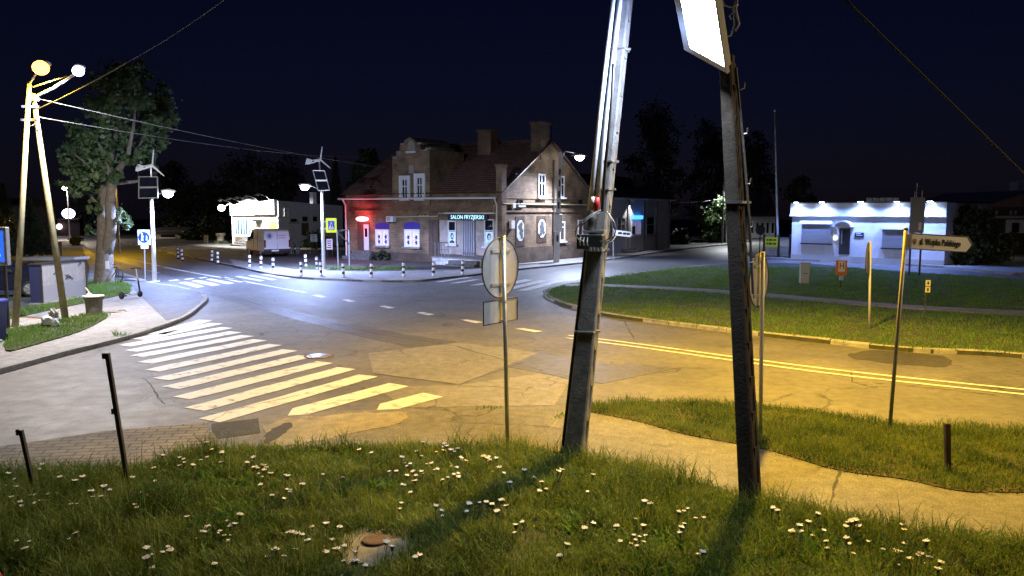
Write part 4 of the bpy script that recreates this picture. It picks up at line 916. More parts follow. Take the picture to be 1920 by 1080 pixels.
def bush(name, label, bl, Y, n, size, m, group=None, cat='bush'):
    b = at(bl[0][0], 480, Y); t = thing(name, label, cat, (b.x, Y, 0), 0, group); B_ = np.array((b.x, Y, 0))
    mb = MB()
    for c, r in pxblobs(bl, Y, .3): 
        c = Vector(c) - Vector(B_); mb.tube([(random.uniform(-.1, .1), 0, 0), c * .6, c], [.05, .03, .012], 5)
    mb.build('stem', M['bark'], t)
    quads_mesh('foliage', leaf_quads([(np.array(c) - B_, r) for c, r in pxblobs(bl, Y, .4)], n, size, 16, .22), M[m], t); return t
bush('tall_bush', 'lamp lit green bush behind the thin pole left of the weathered pole', [(1342, 425, 22), (1330, 405, 18), (1360, 400, 20), (1350, 385, 14), (1375, 425, 18), (1365, 445, 16), (1330, 440, 16)], 86, 3500, .36, 'leaf')
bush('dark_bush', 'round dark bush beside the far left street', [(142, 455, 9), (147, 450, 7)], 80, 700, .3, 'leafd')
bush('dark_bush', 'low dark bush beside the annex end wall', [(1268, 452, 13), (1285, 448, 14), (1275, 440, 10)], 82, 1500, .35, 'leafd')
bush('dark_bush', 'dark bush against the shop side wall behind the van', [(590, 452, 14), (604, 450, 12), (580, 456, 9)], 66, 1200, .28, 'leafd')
bush('dark_bush', 'added black hedge covering the lit right end wall of the white building', [(1800, 470, 27), (1822, 450, 34), (1850, 462, 32), (1806, 425, 24), (1832, 416, 26), (1870, 470, 28), (1800, 446, 20), (1812, 400, 14)], 50.5, 6500, .3, 'leafd')  # hedge added over the lit end wall so that side stays dark
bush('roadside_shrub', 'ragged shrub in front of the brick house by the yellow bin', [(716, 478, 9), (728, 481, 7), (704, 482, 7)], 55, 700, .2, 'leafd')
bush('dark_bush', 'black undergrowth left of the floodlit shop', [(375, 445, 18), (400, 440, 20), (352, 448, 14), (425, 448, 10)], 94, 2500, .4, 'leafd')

# ------------------------------------------------------------------ grass
def in_poly(P, poly):
    x, y = P[:, 0], P[:, 1]; inside = np.zeros(len(P), bool); n = len(poly)
    for i in range(n):
        x0, y0 = poly[i][0], poly[i][1]; x1, y1 = poly[i - 1][0], poly[i - 1][1]
        c = ((y0 > y) != (y1 > y)) & (x < (x1 - x0) * (y - y0) / (y1 - y0 + 1e-12) + x0); inside ^= c
    return inside
def scatter(poly, dens, clip=None, dist=None):
    A = np.array([(p[0], p[1]) for p in poly]); lo, hi = A.min(0), A.max(0)
    if clip: lo = np.maximum(lo, clip[:2]); hi = np.minimum(hi, clip[2:])
    n = int(dens * np.prod(hi - lo)); P = lo + RNG.random((n, 2)) * (hi - lo); P = P[in_poly(P, A)]
    vis = np.abs(P[:, 0]) < P[:, 1] * .88 + .8; P = P[vis]
    if dist: P = P[RNG.random(len(P)) < np.clip((dist / np.maximum(P[:, 1], 1)) ** 2, .02, 1)]
    return P
def clump(P, s): # cheap smooth value noise
    v = np.zeros(len(P))
    for k in range(4):
        a = RNG.uniform(0, 6.28); f = s * (1.7 ** k); v += np.sin(P[:, 0] * f * math.cos(a) + P[:, 1] * f * math.sin(a) + RNG.uniform(0, 6.28)) * np.sin(P[:, 1] * f * math.cos(a + 1) - P[:, 0] * f * math.sin(a + 1))
    return v / 2
def grass(name, label, P, z, h, w, m, lean=.5, hole=None):
    if hole is not None: P = P[~hole(P)]
    n = len(P); P = P + RNG.normal(0, .055, P.shape); cl = clump(P, 2.2); hh = h * RNG.uniform(.35, 1.25, n) * (1 + .6 * np.clip(cl, -1, 1)); ww = w * RNG.uniform(.7, 1.3, n)
    th = RNG.uniform(0, 6.28, n); ph = RNG.uniform(0, 6.28, n); ln = lean * RNG.random(n) ** .8 * hh
    s = np.stack([np.cos(th), np.sin(th), np.zeros(n)], 1) * ww[:, None] * .5; l = np.stack([np.cos(ph), np.sin(ph), np.zeros(n)], 1) * ln[:, None]
    b = np.concatenate([P, np.full((n, 1), z)], 1); up = np.array([0, 0, 1.0]) * hh[:, None]
    mid = b + up * .55 + l * .3; tip = b + up * .95 + l
    V = np.empty((2 * n, 4, 3)); V[0::2] = np.stack([b - s, b + s, mid + s * .75, mid - s * .75], 1); V[1::2] = np.stack([mid - s * .75, mid + s * .75, tip + s * .12, tip - s * .12], 1)
    o = quads_mesh(name, V, m); tag(o, label, 'grass', kind='stuff'); return o
slab_c = G(705, 1018, .1)
def slab_hole(P): return ((P[:, 0] - slab_c.x) / .38) ** 2 + ((P[:, 1] - slab_c.y + .08) / .62) ** 2 < RNG.uniform(.62, 1.12, len(P)) * (.8 + .35 * np.sin(3 * np.arctan2(P[:, 1] - slab_c.y, P[:, 0] - slab_c.x) + 1))
Pw = scatter(pF, 1900, (-11, 5.6, 12, 13)); Pw = Pw[clump(Pw, 3.0) > RNG.normal(-.75, .25, len(Pw))]
grass('grass', 'weedy long grass on the foreground lawn', Pw, .04, .12, .013, M['blade'], 1.15, slab_hole)
Pw = scatter(pF, 900, (-11, 5.6, 12, 13)); Pw = Pw[clump(Pw, 1.5) > RNG.normal(.1, .3, len(Pw))]
grass('grass', 'taller seeding stalks in clumps on the foreground lawn', Pw, .04, .25, .012, M['blade'], .8, slab_hole)
Pw = scatter(pF, 700, (-11, 5.6, 12, 13)); Pw = Pw[clump(Pw, 1.1) > RNG.normal(.15, .25, len(Pw))]
grass('ground_cover', 'broad leaved weeds low in the foreground lawn', Pw, .04, .09, .04, M['blade2'], 1.3, slab_hole)
grass('grass', 'shorter grass on the right hand verge strip', scatter(pV, 1500, (0, 9, 17, 15)), .04, .11, .011, M['blade'], .7)
grass('grass', 'mown grass of the island across the road', scatter(pC, 260, (0, 18, 30, 48)), .09, .075, .022, M['blade2'], .7, lambda P: in_poly(P, [(p[0], p[1]) for p in GP(fp1, .12) + GP(fp2, .12)]))
grass('grass', 'patchy grass on the small island under the twin pole', scatter(gA1, 500), .14, .08, .018, M['blade2'], .7)
grass('grass', 'grass round the maple and bin shelter', scatter(gA2, 320), .13, .09, .022, M['blade2'], .7)
strip = GP(smooth([(560, 504), (640, 507), (700, 508.5), (775, 506), (775, 500), (700, 500), (620, 500), (560, 499)], 3), .1)
grass('grass', 'thin rough grass behind the bollards', scatter(strip, 90), .09, .1, .03, M['blade2'], .7)
edge = [(x, y) for x, y in [(1130, 753), (1105, 765), (1050, 766), (985, 764), (930, 764), (905, 763)]]
e = GP([(1110, 764), (1060, 775), (1035, 783), (1050, 786), (1090, 776), (1120, 770)], .03)
grass('grass', 'small weed tuft growing in the path by the concrete pole', scatter(e, 900), .03, .06, .012, M['blade2'], .8)
e = GP([(895, 764), (935, 762), (940, 766), (900, 769)], .03); grass('grass', 'weeds in the kerb line beside the sign pole', scatter(e, 900), .03, .05, .012, M['blade2'], .8)
e = GP([(214, 637), (238, 630), (240, 637), (222, 641)], .0); grass('grass', 'weeds growing over the near left kerb', scatter(e, 900), .0, .22, .02, M['blade2'], .8)
e = GP([(1640, 499), (1660, 500), (1665, 506), (1638, 505)], .1)
# dead leaves and dirt along the path edges
LP = []
for chain, dens in ((verge_bot, 26), (fg_top, 12), (verge_top, 8)):
    g_ = [np.array(G(*p, .05)) for p in chain]
    for a_, b_ in zip(g_[:-1], g_[1:]):
        k = int(np.linalg.norm(b_ - a_) * dens * 6); 
        for _ in range(k): LP.append(a_ + (b_ - a_) * random.random() + np.array((random.gauss(0, .09), random.gauss(0, .09), random.uniform(0, .02))))
LP = np.array(LP); LP = LP[(np.abs(LP[:, 0]) < LP[:, 1] * .72)]; n = len(LP); a_ = RNG.normal(size=(n, 3)) * (1, 1, .35); a_ /= np.linalg.norm(a_, axis=1)[:, None]; b_ = np.cross(a_, RNG.normal(size=(n, 3)) * .4 + (0, 0, 1)); b_ /= np.linalg.norm(b_, axis=1)[:, None]; s_ = RNG.uniform(.006, .022, (n, 1))
o = quads_mesh('leaf_litter', np.stack([LP - a_ * s_, LP + b_ * s_ * .7, LP + a_ * s_, LP - b_ * s_ * .7], 1), mat('dead_leaves', (.09, .06, .025), .9, col2=(.22, .17, .08), scale=30)); tag(o, 'dry leaves and dirt along the edges of the path', 'litter', kind='stuff')
LP = np.concatenate([scatter(path_poly, 45, (-6, 6, 9, 16)), scatter([Vector((-12, 12, 0)), Vector((14, 12, 0)), Vector((14, 30, 0)), Vector((-12, 30, 0))], 9)]); LP = np.concatenate([LP, np.full((len(LP), 1), .042)], 1); n = len(LP); LP[:, 2] = np.where(in_poly(LP[:, :2], [(p[0], p[1]) for p in path_poly]), .036, .008)
a_ = RNG.normal(size=(n, 3)) * (1, 1, .1); a_ /= np.linalg.norm(a_, axis=1)[:, None]; b_ = np.cross(a_, np.array((0, 0, 1.0))); s_ = RNG.uniform(.004, .016, (n, 1))
o = quads_mesh('grit', np.stack([LP - a_ * s_, LP + b_ * s_ * .8 + (0, 0, .003), LP + a_ * s_, LP - b_ * s_ * .8], 1), mat('grit_stones', (.1, .09, .07), .9, col2=(.4, .37, .3), scale=20)); tag(o, 'loose grit and small stones scattered on path and road', 'grit', kind='stuff')
# yarrow flowers in the lawn
def yarrow(seed):
    r = random.Random(seed); mb = MB(); h = r.uniform(.14, .24)
    mb.tube([(0, 0, 0), (r.uniform(-.03, .03), r.uniform(-.03, .03), h)], .004, 5, 0)
    mb.ell((0, 0, h), (.031, .027, .003), 12, 4, 1, .25)
    for k in range(16):
        a = r.uniform(0, 6.28); d = .03 * r.random() ** .5; x, y, z = d * math.cos(a), d * math.sin(a), h + r.uniform(0, .008)
        mb.tube([(0, 0, h - .05), (x, y, z)], .0025, 4, 0); mb.ell((x, y, z), (.007, .007, .003), 6, 4, 1)
    for k in range(5):
        a = r.uniform(0, 6.28); z = h * r.uniform(.2, .7); mb.add([(0, 0, z), (.05 * math.cos(a), .05 * math.sin(a), z + .03), (.05 * math.cos(a + .2), .05 * math.sin(a + .2), z + .035)], [(0, 1, 2)], 0)
    o = mb.build('yarrow_flower', [M['stem'], M['petal']]); return o
protos = [yarrow(k) for k in range(5)]; used = set()
fl = [(480, 870), (488, 880), (478, 885), (495, 905), (505, 912), (485, 900), (530, 945), (540, 920), (548, 925), (820, 848), (832, 850), (845, 853), (860, 850), (790, 858), (752, 868), (768, 880), (745, 890), (782, 905), (790, 900), (815, 885), (818, 893), (830, 905), (835, 908), (845, 875), (858, 882), (870, 873), (772, 928), (757, 910), (925, 885), (935, 888), (905, 878), (915, 875), (900, 955), (915, 960), (935, 958), (945, 962), (817, 965), (748, 958), (1018, 915), (1022, 920), (1100, 925), (1222, 957), (1280, 964), (1304, 977), (1274, 998), (1280, 1000), (1190, 1015), (1196, 1025), (1185, 1022), (1105, 1003), (1155, 1002), (968, 1003), (1055, 1052), (1308, 1052), (1205, 1000), (1460, 972), (1490, 1008), (1507, 1003), (1540, 1000), (1595, 993), (1600, 1003), (1630, 1022), (1552, 1038), (1590, 1035), (1688, 1042), (1720, 1058), (1735, 1062), (1745, 1050), (1686, 1062), (1690, 998), (1760, 1073), (550, 1035), (560, 1038), (575, 1020), (520, 1050), (505, 1048), (545, 1015), (620, 1030), (625, 1045), (612, 1010), (780, 1065), (668, 1073), (425, 983), (380, 1015), (390, 1003), (372, 1012), (430, 1005), (420, 1010), (425, 1018), (320, 1045), (285, 1050), (283, 1060), (400, 1073), (37, 1035), (150, 1020), (30, 905), (15, 910), (85, 895), (105, 900), (110, 925), (165, 925), (170, 935), (40, 955), (75, 945), (190, 940), (195, 935), (250, 905), (340, 868), (350, 872), (390, 868), (420, 870), (385, 842), (300, 870), (260, 958), (278, 930), (140, 960), (60, 935), (462, 875), (640, 905), (700, 858), (650, 1060), (590, 995), (720, 1040), (980, 905), (1000, 880), (950, 872), (1010, 940), (975, 985), (1130, 1060), (860, 1010), (455, 1020), (470, 1045), (215, 890), (130, 900), (225, 950), (205, 1005), (100, 1010), (870, 840), (900, 845), (995, 828), (1320, 935), (1250, 920)]
k = 0
for i, (x, y) in enumerate(fl):
    for j in range(2 if i % 3 else 3):
        q = G(x + random.gauss(0, 16) * (j > 0), y + 5 + random.gauss(0, 9) * (j > 0), .12); p = q
        if (q.y > 11.2 or not in_poly(np.array([[q.x, q.y]]), [(v[0], v[1]) for v in pF])[0]): continue
        s = k % 5; o = protos[s] if s not in used else protos[s].copy()
        if s in used: COL.objects.link(o)
        used.add(s); k += 1
        if k > 290: break
        o.location = (q.x + (p.x - q.x) * 0 + random.uniform(-.06, .06) * (j > 0), q.y + random.uniform(-.06, .06) * (j > 0), .07); o.rotation_euler = (random.uniform(-.2, .2), random.uniform(-.2, .2), random.uniform(0, 6.28)); sc_ = random.uniform(.55, 1.15); o.scale = (sc_, sc_, sc_)
        tag(o, 'white flat-topped yarrow flower growing in the foreground lawn', 'flower', 'yarrow flowers in the lawn')

# ------------------------------------------------------------------ poles, lamps, wires
def zn_pole(mb, a, b, w0, w1, d0, d1, rz):
    """prestressed pole: solid web between two flanges, ladder blocks in the groove; a,b axis ends"""
    a, b = Vector(a), Vector(b); N = 14; secs = []
    c, s = math.cos(rz), math.sin(rz)
    def pt(o, x, y): return o + Vector((x * c - y * s, x * s + y * c, 0))
    for i in range(N + 1):
        f = i / N; o = a.lerp(b, f); w, d = (w0 + (w1 - w0) * f) / 2, (d0 + (d1 - d0) * f) / 2; ch = .02; g = d * .42; dp = w * .16
        prof = [(-w + ch, -d), (w - ch, -d), (w, -d + ch), (w, -g), (w - dp, -g * .8), (w - dp, g * .8), (w, g), (w, d - ch), (w - ch, d), (-w + ch, d), (-w, d - ch), (-w, g), (-w + dp, g * .8), (-w + dp, -g * .8), (-w, -g), (-w, -d + ch)]
        secs.append([pt(o, x, y) for x, y in prof])
    mb.loft(secs)
    for i in range(N):
        f = (i + .85) / N; o = a.lerp(b, f); w, d = (w0 + (w1 - w0) * f), (d0 + (d1 - d0) * f)
        mb.box(o, (w - .008, d * .4, .3), rz)
    return pt
# concrete pole leaning right
cb = G(1074, 858, .06); ct = at(1176, -60, 11.25); rz1 = R(-20)
cp = thing('concrete_pole', 'leaning concrete utility pole with white cable ducts and a dark junction box', 'utility pole', cb)
def cax(f): return (ct - cb) * f
mb = MB(); zn_pole(mb, (0, 0, -.25), ct - cb, .27, .2, .31, .25, rz1); mb.build('shaft', M['conc'], cp)
fn = Vector((math.sin(rz1), -math.cos(rz1), 0)); rt = Vector((math.cos(rz1), math.sin(rz1), 0))
def onpole(py, off=0, out=.17):
    lo, hi = 0, 1
    for _ in range(40):
        m_ = (lo + hi) / 2; p = cb + cax(m_); d = p - Vector((0, 0, CAM_Z)); yc = d.y * math.cos(PITCH) - d.z * math.sin(PITCH); zc = d.y * math.sin(PITCH) + d.z * math.cos(PITCH)
        if 540 - FOC * zc / yc > py: lo = m_
        else: hi = m_
    return cax(lo) + fn * out + rt * off
for off in (-.105, -.015):
    mb = MB(); mb.tube([onpole(396, off), onpole(200, off, .165), onpole(-55, off, .15)], .036, 10); mb.build('cable_duct', M['whitepvc'], cp, True)
for y in (303, 94, 355, 620, 468):
    p = onpole(y, 0, 0); mb = MB(); f = max(0, p.z / (ct.z - cb.z)); w, d = .285 - .07 * f, .325 - .06 * f
    ax = (ct - cb).normalized()
    mb.box(p, (w + .015, d + (.09 if y < 400 else .015), .022), rz1); mb.box(p + rt * (w / 2 + .03), (.06, .03, .03), rz1); mb.build('strap', M['galv'], cp)
p = onpole(452, -.02, .26); jb = MB(); jb.box(p, (.36, .16, .2), rz1)
jb = jb.build('junction_box', M['black'], cp, bevel=.015)
mb = MB(); 
for k in range(3): mb.tube([p + fn * .09 + rt * (-.12 + .05 * k) + Vector((0, 0, -.05)), p + fn * .12 + rt * (-.12 + .05 * k) + Vector((0, 0, 0)), p + fn * .09 + rt * (-.12 + .05 * k) + Vector((0, 0, .06))], .008, 5)
for k in range(4): mb.box(p + fn * .1 + rt * (.02 + .05 * k) + Vector((0, 0, -.1)), (.03, .04, .05), rz1)
mb.build('terminal', M['galv'], jb)
mb = MB(); mb.box(onpole(433, .0, .2), (.3, .12, .03), rz1); mb.build('bracket', M['galv'], cp)
mb = MB(); mb.tube([onpole(395, -.06, .16), onpole(432, -.06, .16)], .07, 8); mb.build('cable_sleeve', M['black'], cp, True)
def loop(px):
    P = [at(x, y, cb.y - .5 - .12 * math.sin(i)) - cb for i, (x, y) in enumerate(px)]; out = []
    for i in range(len(P) - 1):
        for k in range(5):
            t = k / 5; p0, p1, p2, p3 = P[max(i - 1, 0)], P[i], P[i + 1], P[min(i + 2, len(P) - 1)]
            out.append(.5 * (2 * p1 + (p2 - p0) * t + (2 * p0 - 5 * p1 + 4 * p2 - p3) * t * t + (3 * p1 - p0 - 3 * p2 + p3) * t ** 3))
    return out + [P[-1]]
greyc = mat('grey_cable', (.16, .16, .17), .4)
for l in ([(1126, 394), (1105, 405), (1086, 421), (1079, 437), (1083, 447), (1094, 452)], [(1124, 399), (1104, 409), (1090, 424), (1086, 436), (1091, 446)], [(1137, 396), (1146, 412), (1147, 432), (1140, 448), (1125, 453)], [(1141, 400), (1152, 418), (1154, 434), (1147, 449), (1132, 455)], [(1155, 442), (1148, 452), (1138, 456)]):
    mb = MB(); mb.tube(loop(l), .0085, 7); mb.build('cable', greyc, cp, True)
mb = MB(); mb.tube(loop([(1150, 120), (1147, 180), (1140, 260), (1134, 320), (1129, 396)]), .02, 8); mb.build('cable', M['black'], cp, True)
mb = MB(); mb.tube([onpole(470, -.13, .07), onpole(600, -.137, .07), onpole(700, -.142, .07), onpole(850, -.148, .06)], .022, 8); mb.build('cable_conduit', M['black'], cp, True)
q = at(1119, 383, cb.y - .35) - cb; mb = MB(); mb.tube([q + Vector((.0, 0, .09)), q + Vector((-.005, 0, .0)), q + Vector((-.02, 0, -.1))], [.035, .05, .03], 10); mb.build('insulator', M['red'], cp, True)
mb = MB(); mb.tube([q + Vector((-.05, 0, .1)), q + Vector((-.055, 0, .04)), q + Vector((-.06, 0, -.02))], [.025, .035, .03], 10); mb.build('insulator', mat('white_ceramic', (.8, .7, .7), .3), cp, True)
# weathered dark pole on the right
db = G(1411, 947, .06); dt = at(1364, 118, 10.75)
dp_ = thing('weathered_pole', 'dark weathered utility pole leaning left beside the street name sign', 'utility pole', db)
mb = MB(); zn_pole(mb, (0, 0, -.25), dt - db, .2, .16, .27, .23, R(-35)); mb.build('shaft', M['pdark'], dp_)
dl = lambda f: (dt - db) * f
for f in (.93, .82, .7, .6, .52):
    mb = MB(); p = dl(f) + Vector((.12, -.06, 0)); mb.tube([p, p + Vector((.05, -.03, .02)), p + Vector((.06, -.03, .09))], .01, 5); mb.build('step_iron', M['galv'], dp_)
mb = MB(); mb.tube([dl(.45) + Vector((.14, -.05, 0)), dl(.62) + Vector((.14, -.08, 0)), dl(.8) + Vector((.12, -.08, 0)), dl(.985) + Vector((.09, -.06, 0))], .016, 6); mb.build('cable', M['dsteel'], dp_)
mb = MB(); p = dl(.66); mb.box(p, (.3, .3, .03), R(52)); mb.build('strap', M['galv'], dp_)
# floodlight panel carried above that pole
c1, c2 = at(1297, 87, 10.6), at(1361, 122, 10.2)
c3 = min((at(1347, 26, 8.9 + k * .01) for k in range(130)), key=lambda q: abs((q - c2).dot(c2 - c1)))
ux = (c2 - c1); Wp = ux.length; ux = ux.normalized(); uy = (c3 - c2); uy = (uy - ux * uy.dot(ux)).normalized(); Hp = 1.02; un = ux.cross(uy)
fl_ = thing('floodlight', 'dazzling rectangular floodlight panel above the weathered pole', 'floodlight', (0, 0, 0))
MM = Matrix((ux, uy, un)).transposed(); cen = c1 + ux * Wp / 2 + uy * Hp / 2; fl_.location = cen
mb = MB()
mb.box((0, 0, -.042), (Wp + .04, Hp + .06, .056)); mb.box((-.05, 0, -.09), (Wp * .5, Hp * .6, .04))
for k in range(7): mb.box((-Wp * .25 + Wp * .4 * k / 6, 0, -.13), (.012, Hp * .5, .04))
h = mb.build('housing', M['gray'], fl_, bevel=.012); fl_.rotation_euler = MM.to_euler()
mb = MB()
mb.b2((-Wp / 2 - .13, -Hp / 2 - .1, -.012), (-Wp / 2 - .002, Hp / 2 + .05, .03)); mb.b2((Wp / 2 + .002, -Hp / 2 - .1, -.012), (Wp / 2 + .04, Hp / 2 + .05, .03)); mb.b2((-Wp / 2 - .002, -Hp / 2 - .1, -.012), (Wp / 2 + .002, -Hp / 2 - .002, .03)); mb.b2((-Wp / 2 - .002, Hp / 2 + .002, -.012), (Wp / 2 + .002, Hp / 2 + .05, .03)); mb.build('bezel', M['gray'], fl_)
mb = MB(); mb.box((0, 0, .0), (Wp, Hp, .016)); mb.build('lens', emis('flood_lens', (.74, .86, 1.0), 115), fl_)
fl_bulb = bulb(fl_, (0, 0, .05), 420, (.34, .5, 1.0), .2, 'SPOT', 95, .6)
inv = MM.inverted(); fl_bulb.rotation_euler = (inv @ (cb + cax(.82) - cen)).to_track_quat('-Z', 'Y').to_euler()
top = inv @ (dt - cen)
mb = MB(); mb.tube([top + inv @ Vector((0, 0, -.5)), top, (Wp * .2, -Hp * .35, -.1)], .035, 8); mb.build('bracket', M['galv'], fl_)
for k, l in enumerate(([(1350, -10), (1358, 10), (1372, 14), (1384, 8)], [(1352, 74), (1370, 66), (1377, 48), (1376, 20), (1380, -6)], [(1383, -6), (1380, 18), (1386, 45), (1379, 58)], [(1378, 20), (1368, 30), (1372, 36)])):
    P = [inv @ (at(x, y, 10.5) - cen) for x, y in l]; mb = MB(); mb.tube(P, .012, 6); mb.build('cable', M['gray'], fl_, True)
# amber street lamp just above the picture, on the far side of the poles
g = thing('street_lamp', 'amber street lamp over the road above the two leaning poles', 'street lamp', (3.6, 11.9, 6.4))
mb = MB(); mb.tube([(-2.3, -1.2, .2), (-.9, .8, 2.2), (1.4, 4.3, 2.7)], .04, 8); mb.build('arm', M['galv'], g)
mb = MB(); mb.ell((1.5, 4.6, 2.66), (.2, .42, .12)); h = mb.build('lamp_head', M['gray'], g, True)
mb = MB(); mb.ell((1.5, 4.65, 2.56), (.15, .3, .08)); mb.build('lens', emis('amber_lens', NA, 30), h, True)
bulb(g, (1.5, 4.65, 2.4), 13000, NA, .14, 'SPOT', 124, .45)
g = thing('street_lamp', 'next warm street lamp of the row, beyond the right picture edge', 'street lamp', (17, 8.5, 0))
mb = MB(); mb.tube([(0, 0, 0), (0, 0, 8.6)], [.11, .07], 10); mb.build('pole', M['galv'], g)
mb = MB(); mb.tube([(0, 0, 8.6), (-.3, .8, 9.1), (-.5, 1.6, 9.2)], .035, 6); mb.build('arm', M['galv'], g)
mb = MB(); mb.ell((-.5, 1.8, 9.16), (.18, .4, .1)); h = mb.build('lamp_head', M['gray'], g, True)
mb = MB(); mb.ell((-.5, 1.8, 9.08), (.14, .3, .07)); mb.build('lens', emis('warm_lens', (1, .72, .38), 20), h, True)
bulb(g, (-.5, 1.8, 8.9), 3800, (1, .74, .42), .14, 'SPOT', 172, .2)
# near left twin pole with two lamps
A1, A2 = G(27, 613, .12), G(124, 600, .12); T1, T2 = at(55, 158, 25), at(62, 176, 25.2)
tp = thing('twin_leg_pole', 'tall two legged pole with amber and white lamps on the small grass island', 'street lamp', (A1 + A2) / 2); O = tp.location.copy()
for a, b, r0 in ((A1, T1, .1), (A2, T2, .11)):
    mb = MB(); mb.tube([a - O - Vector((0, 0, .2)), b - O], [r0, r0 * .62], 10); mb.build('leg', mat('pale_pole', (.19, .165, .085), .8, col2=(.28, .25, .14), scale=5, bump=.3), tp, True)
for y in (225, 200):
    mb = MB(); a, b = at(50 + (y - 200) * -.05, y, 25.1) - O, at(63, y, 25.1) - O; mb.box((a + b) / 2, ((b - a).length + .25, .12, .07)); mb.build('crossbar', M['galv'], tp)
LA, LB = at(80, 127, 24.6), at(150, 133, 24.4)
mb = MB(); mb.tube([T1 - O - Vector((0, 0, .4)), T1 - O, at(66, 140, 24.8) - O, LA - O], .035, 8); mb.build('arm', M['galv'], tp)
mb = MB(); mb.tube([at(64, 182, 25) - O, at(100, 165, 24.8) - O, LB - O], .04, 8); mb.tube([at(62, 163, 25) - O, at(125, 143, 24.6) - O], .02, 6); mb.build('arm', M['galv'], tp)
for Lp_, nm, col, es, w, rr in ((LA, 'amber_lamp', (1.0, .45, .07), 6, 2400, .24), (LB, 'led_lamp', LED, 14, 5000, .17)):
    c = Lp_ - O; mb = MB(); mb.ell(c + Vector((0, 0, .12)), (rr * 1.1, rr * .7, .11)); hd = mb.build('lamp_head', M['gray'], tp, True)
    mb = MB(); mb.ell(c + Vector((0, -.1, -.02)), (rr, rr * .9, rr * .9)); mb.build('lens', emis(nm + '_lens', col, es), hd, True)
    bulb(tp, c + Vector((0, -.05, -.3)), w, NA if nm[0] == 'a' else (.74, .82, 1.0), .15, 'SPOT', 172 if nm[0] == 'a' else 170, .2, (0 if nm[0] == 'a' else R(12), 0, 0))
for y in (185, 222, 232, 240):
    mb = MB(); p = at(70, y, 25) - O; mb.lathe([(.02, -.08), (.06, -.05), (.04, 0), (.06, .04), (.02, .07)], 8, p); mb.build('insulator', mat('brown_ceramic', (.3, .24, .2), .3), tp, True)
mb = MB(); mb.tube([at(51, 215, 24.8) - O, at(46, 228, 24.7) - O, at(55, 238, 24.7) - O, at(66, 232, 24.8) - O], .014, 6); mb.build('cable', M['black'], tp, True)
M['cobweb_line'] = mat('brown_line', (.05, .042, .03), .95)
def wire(label, P, r=.013, sag=.3, mk=None):
    a, b = Vector(P[0]), Vector(P[-1]); pts = [a.lerp(b, k / 24) - Vector((0, 0, sag * 4 * (k / 24) * (1 - k / 24))) for k in range(25)]
    mb = MB(); mb.tube([p - a for p in pts], r, 6); o = mb.build('overhead_wire', M[mk] if mk else mat('aluminium_wire', (.22, .22, .23), .5, .3), None, True, loc=a); tag(o, label, 'wire')
wire('upper overhead wire running from the twin pole to the brick house', [at(72, 185, 25), at(900, 330, 62)], .009, .5)
wire('lower overhead wire running from the twin pole towards the solar lamp', [at(70, 219, 25), at(760, 290, 70)], .009, .6)
wire('overhead wire rising from the twin pole to the upper right', [at(66, 206, 25), at(236, 118, 19)], .014, .05)
wire('thin faint overhead wire above the maple crown', [at(236, 118, 19), at(420, 0, 16)], .007, .05)
wire('brown spider thread near the camera across the upper right corner of the sky', [at(1575, -10, 5.2), at(1960, 365, 7.2)], .009, .0, 'cobweb_line')  # spider thread close to the camera, drawn with the wire builder
wire('faint overhead wire from the annex to the thin pole', [at(1255, 378, 76), at(1352, 372, 85)], .03, .2)

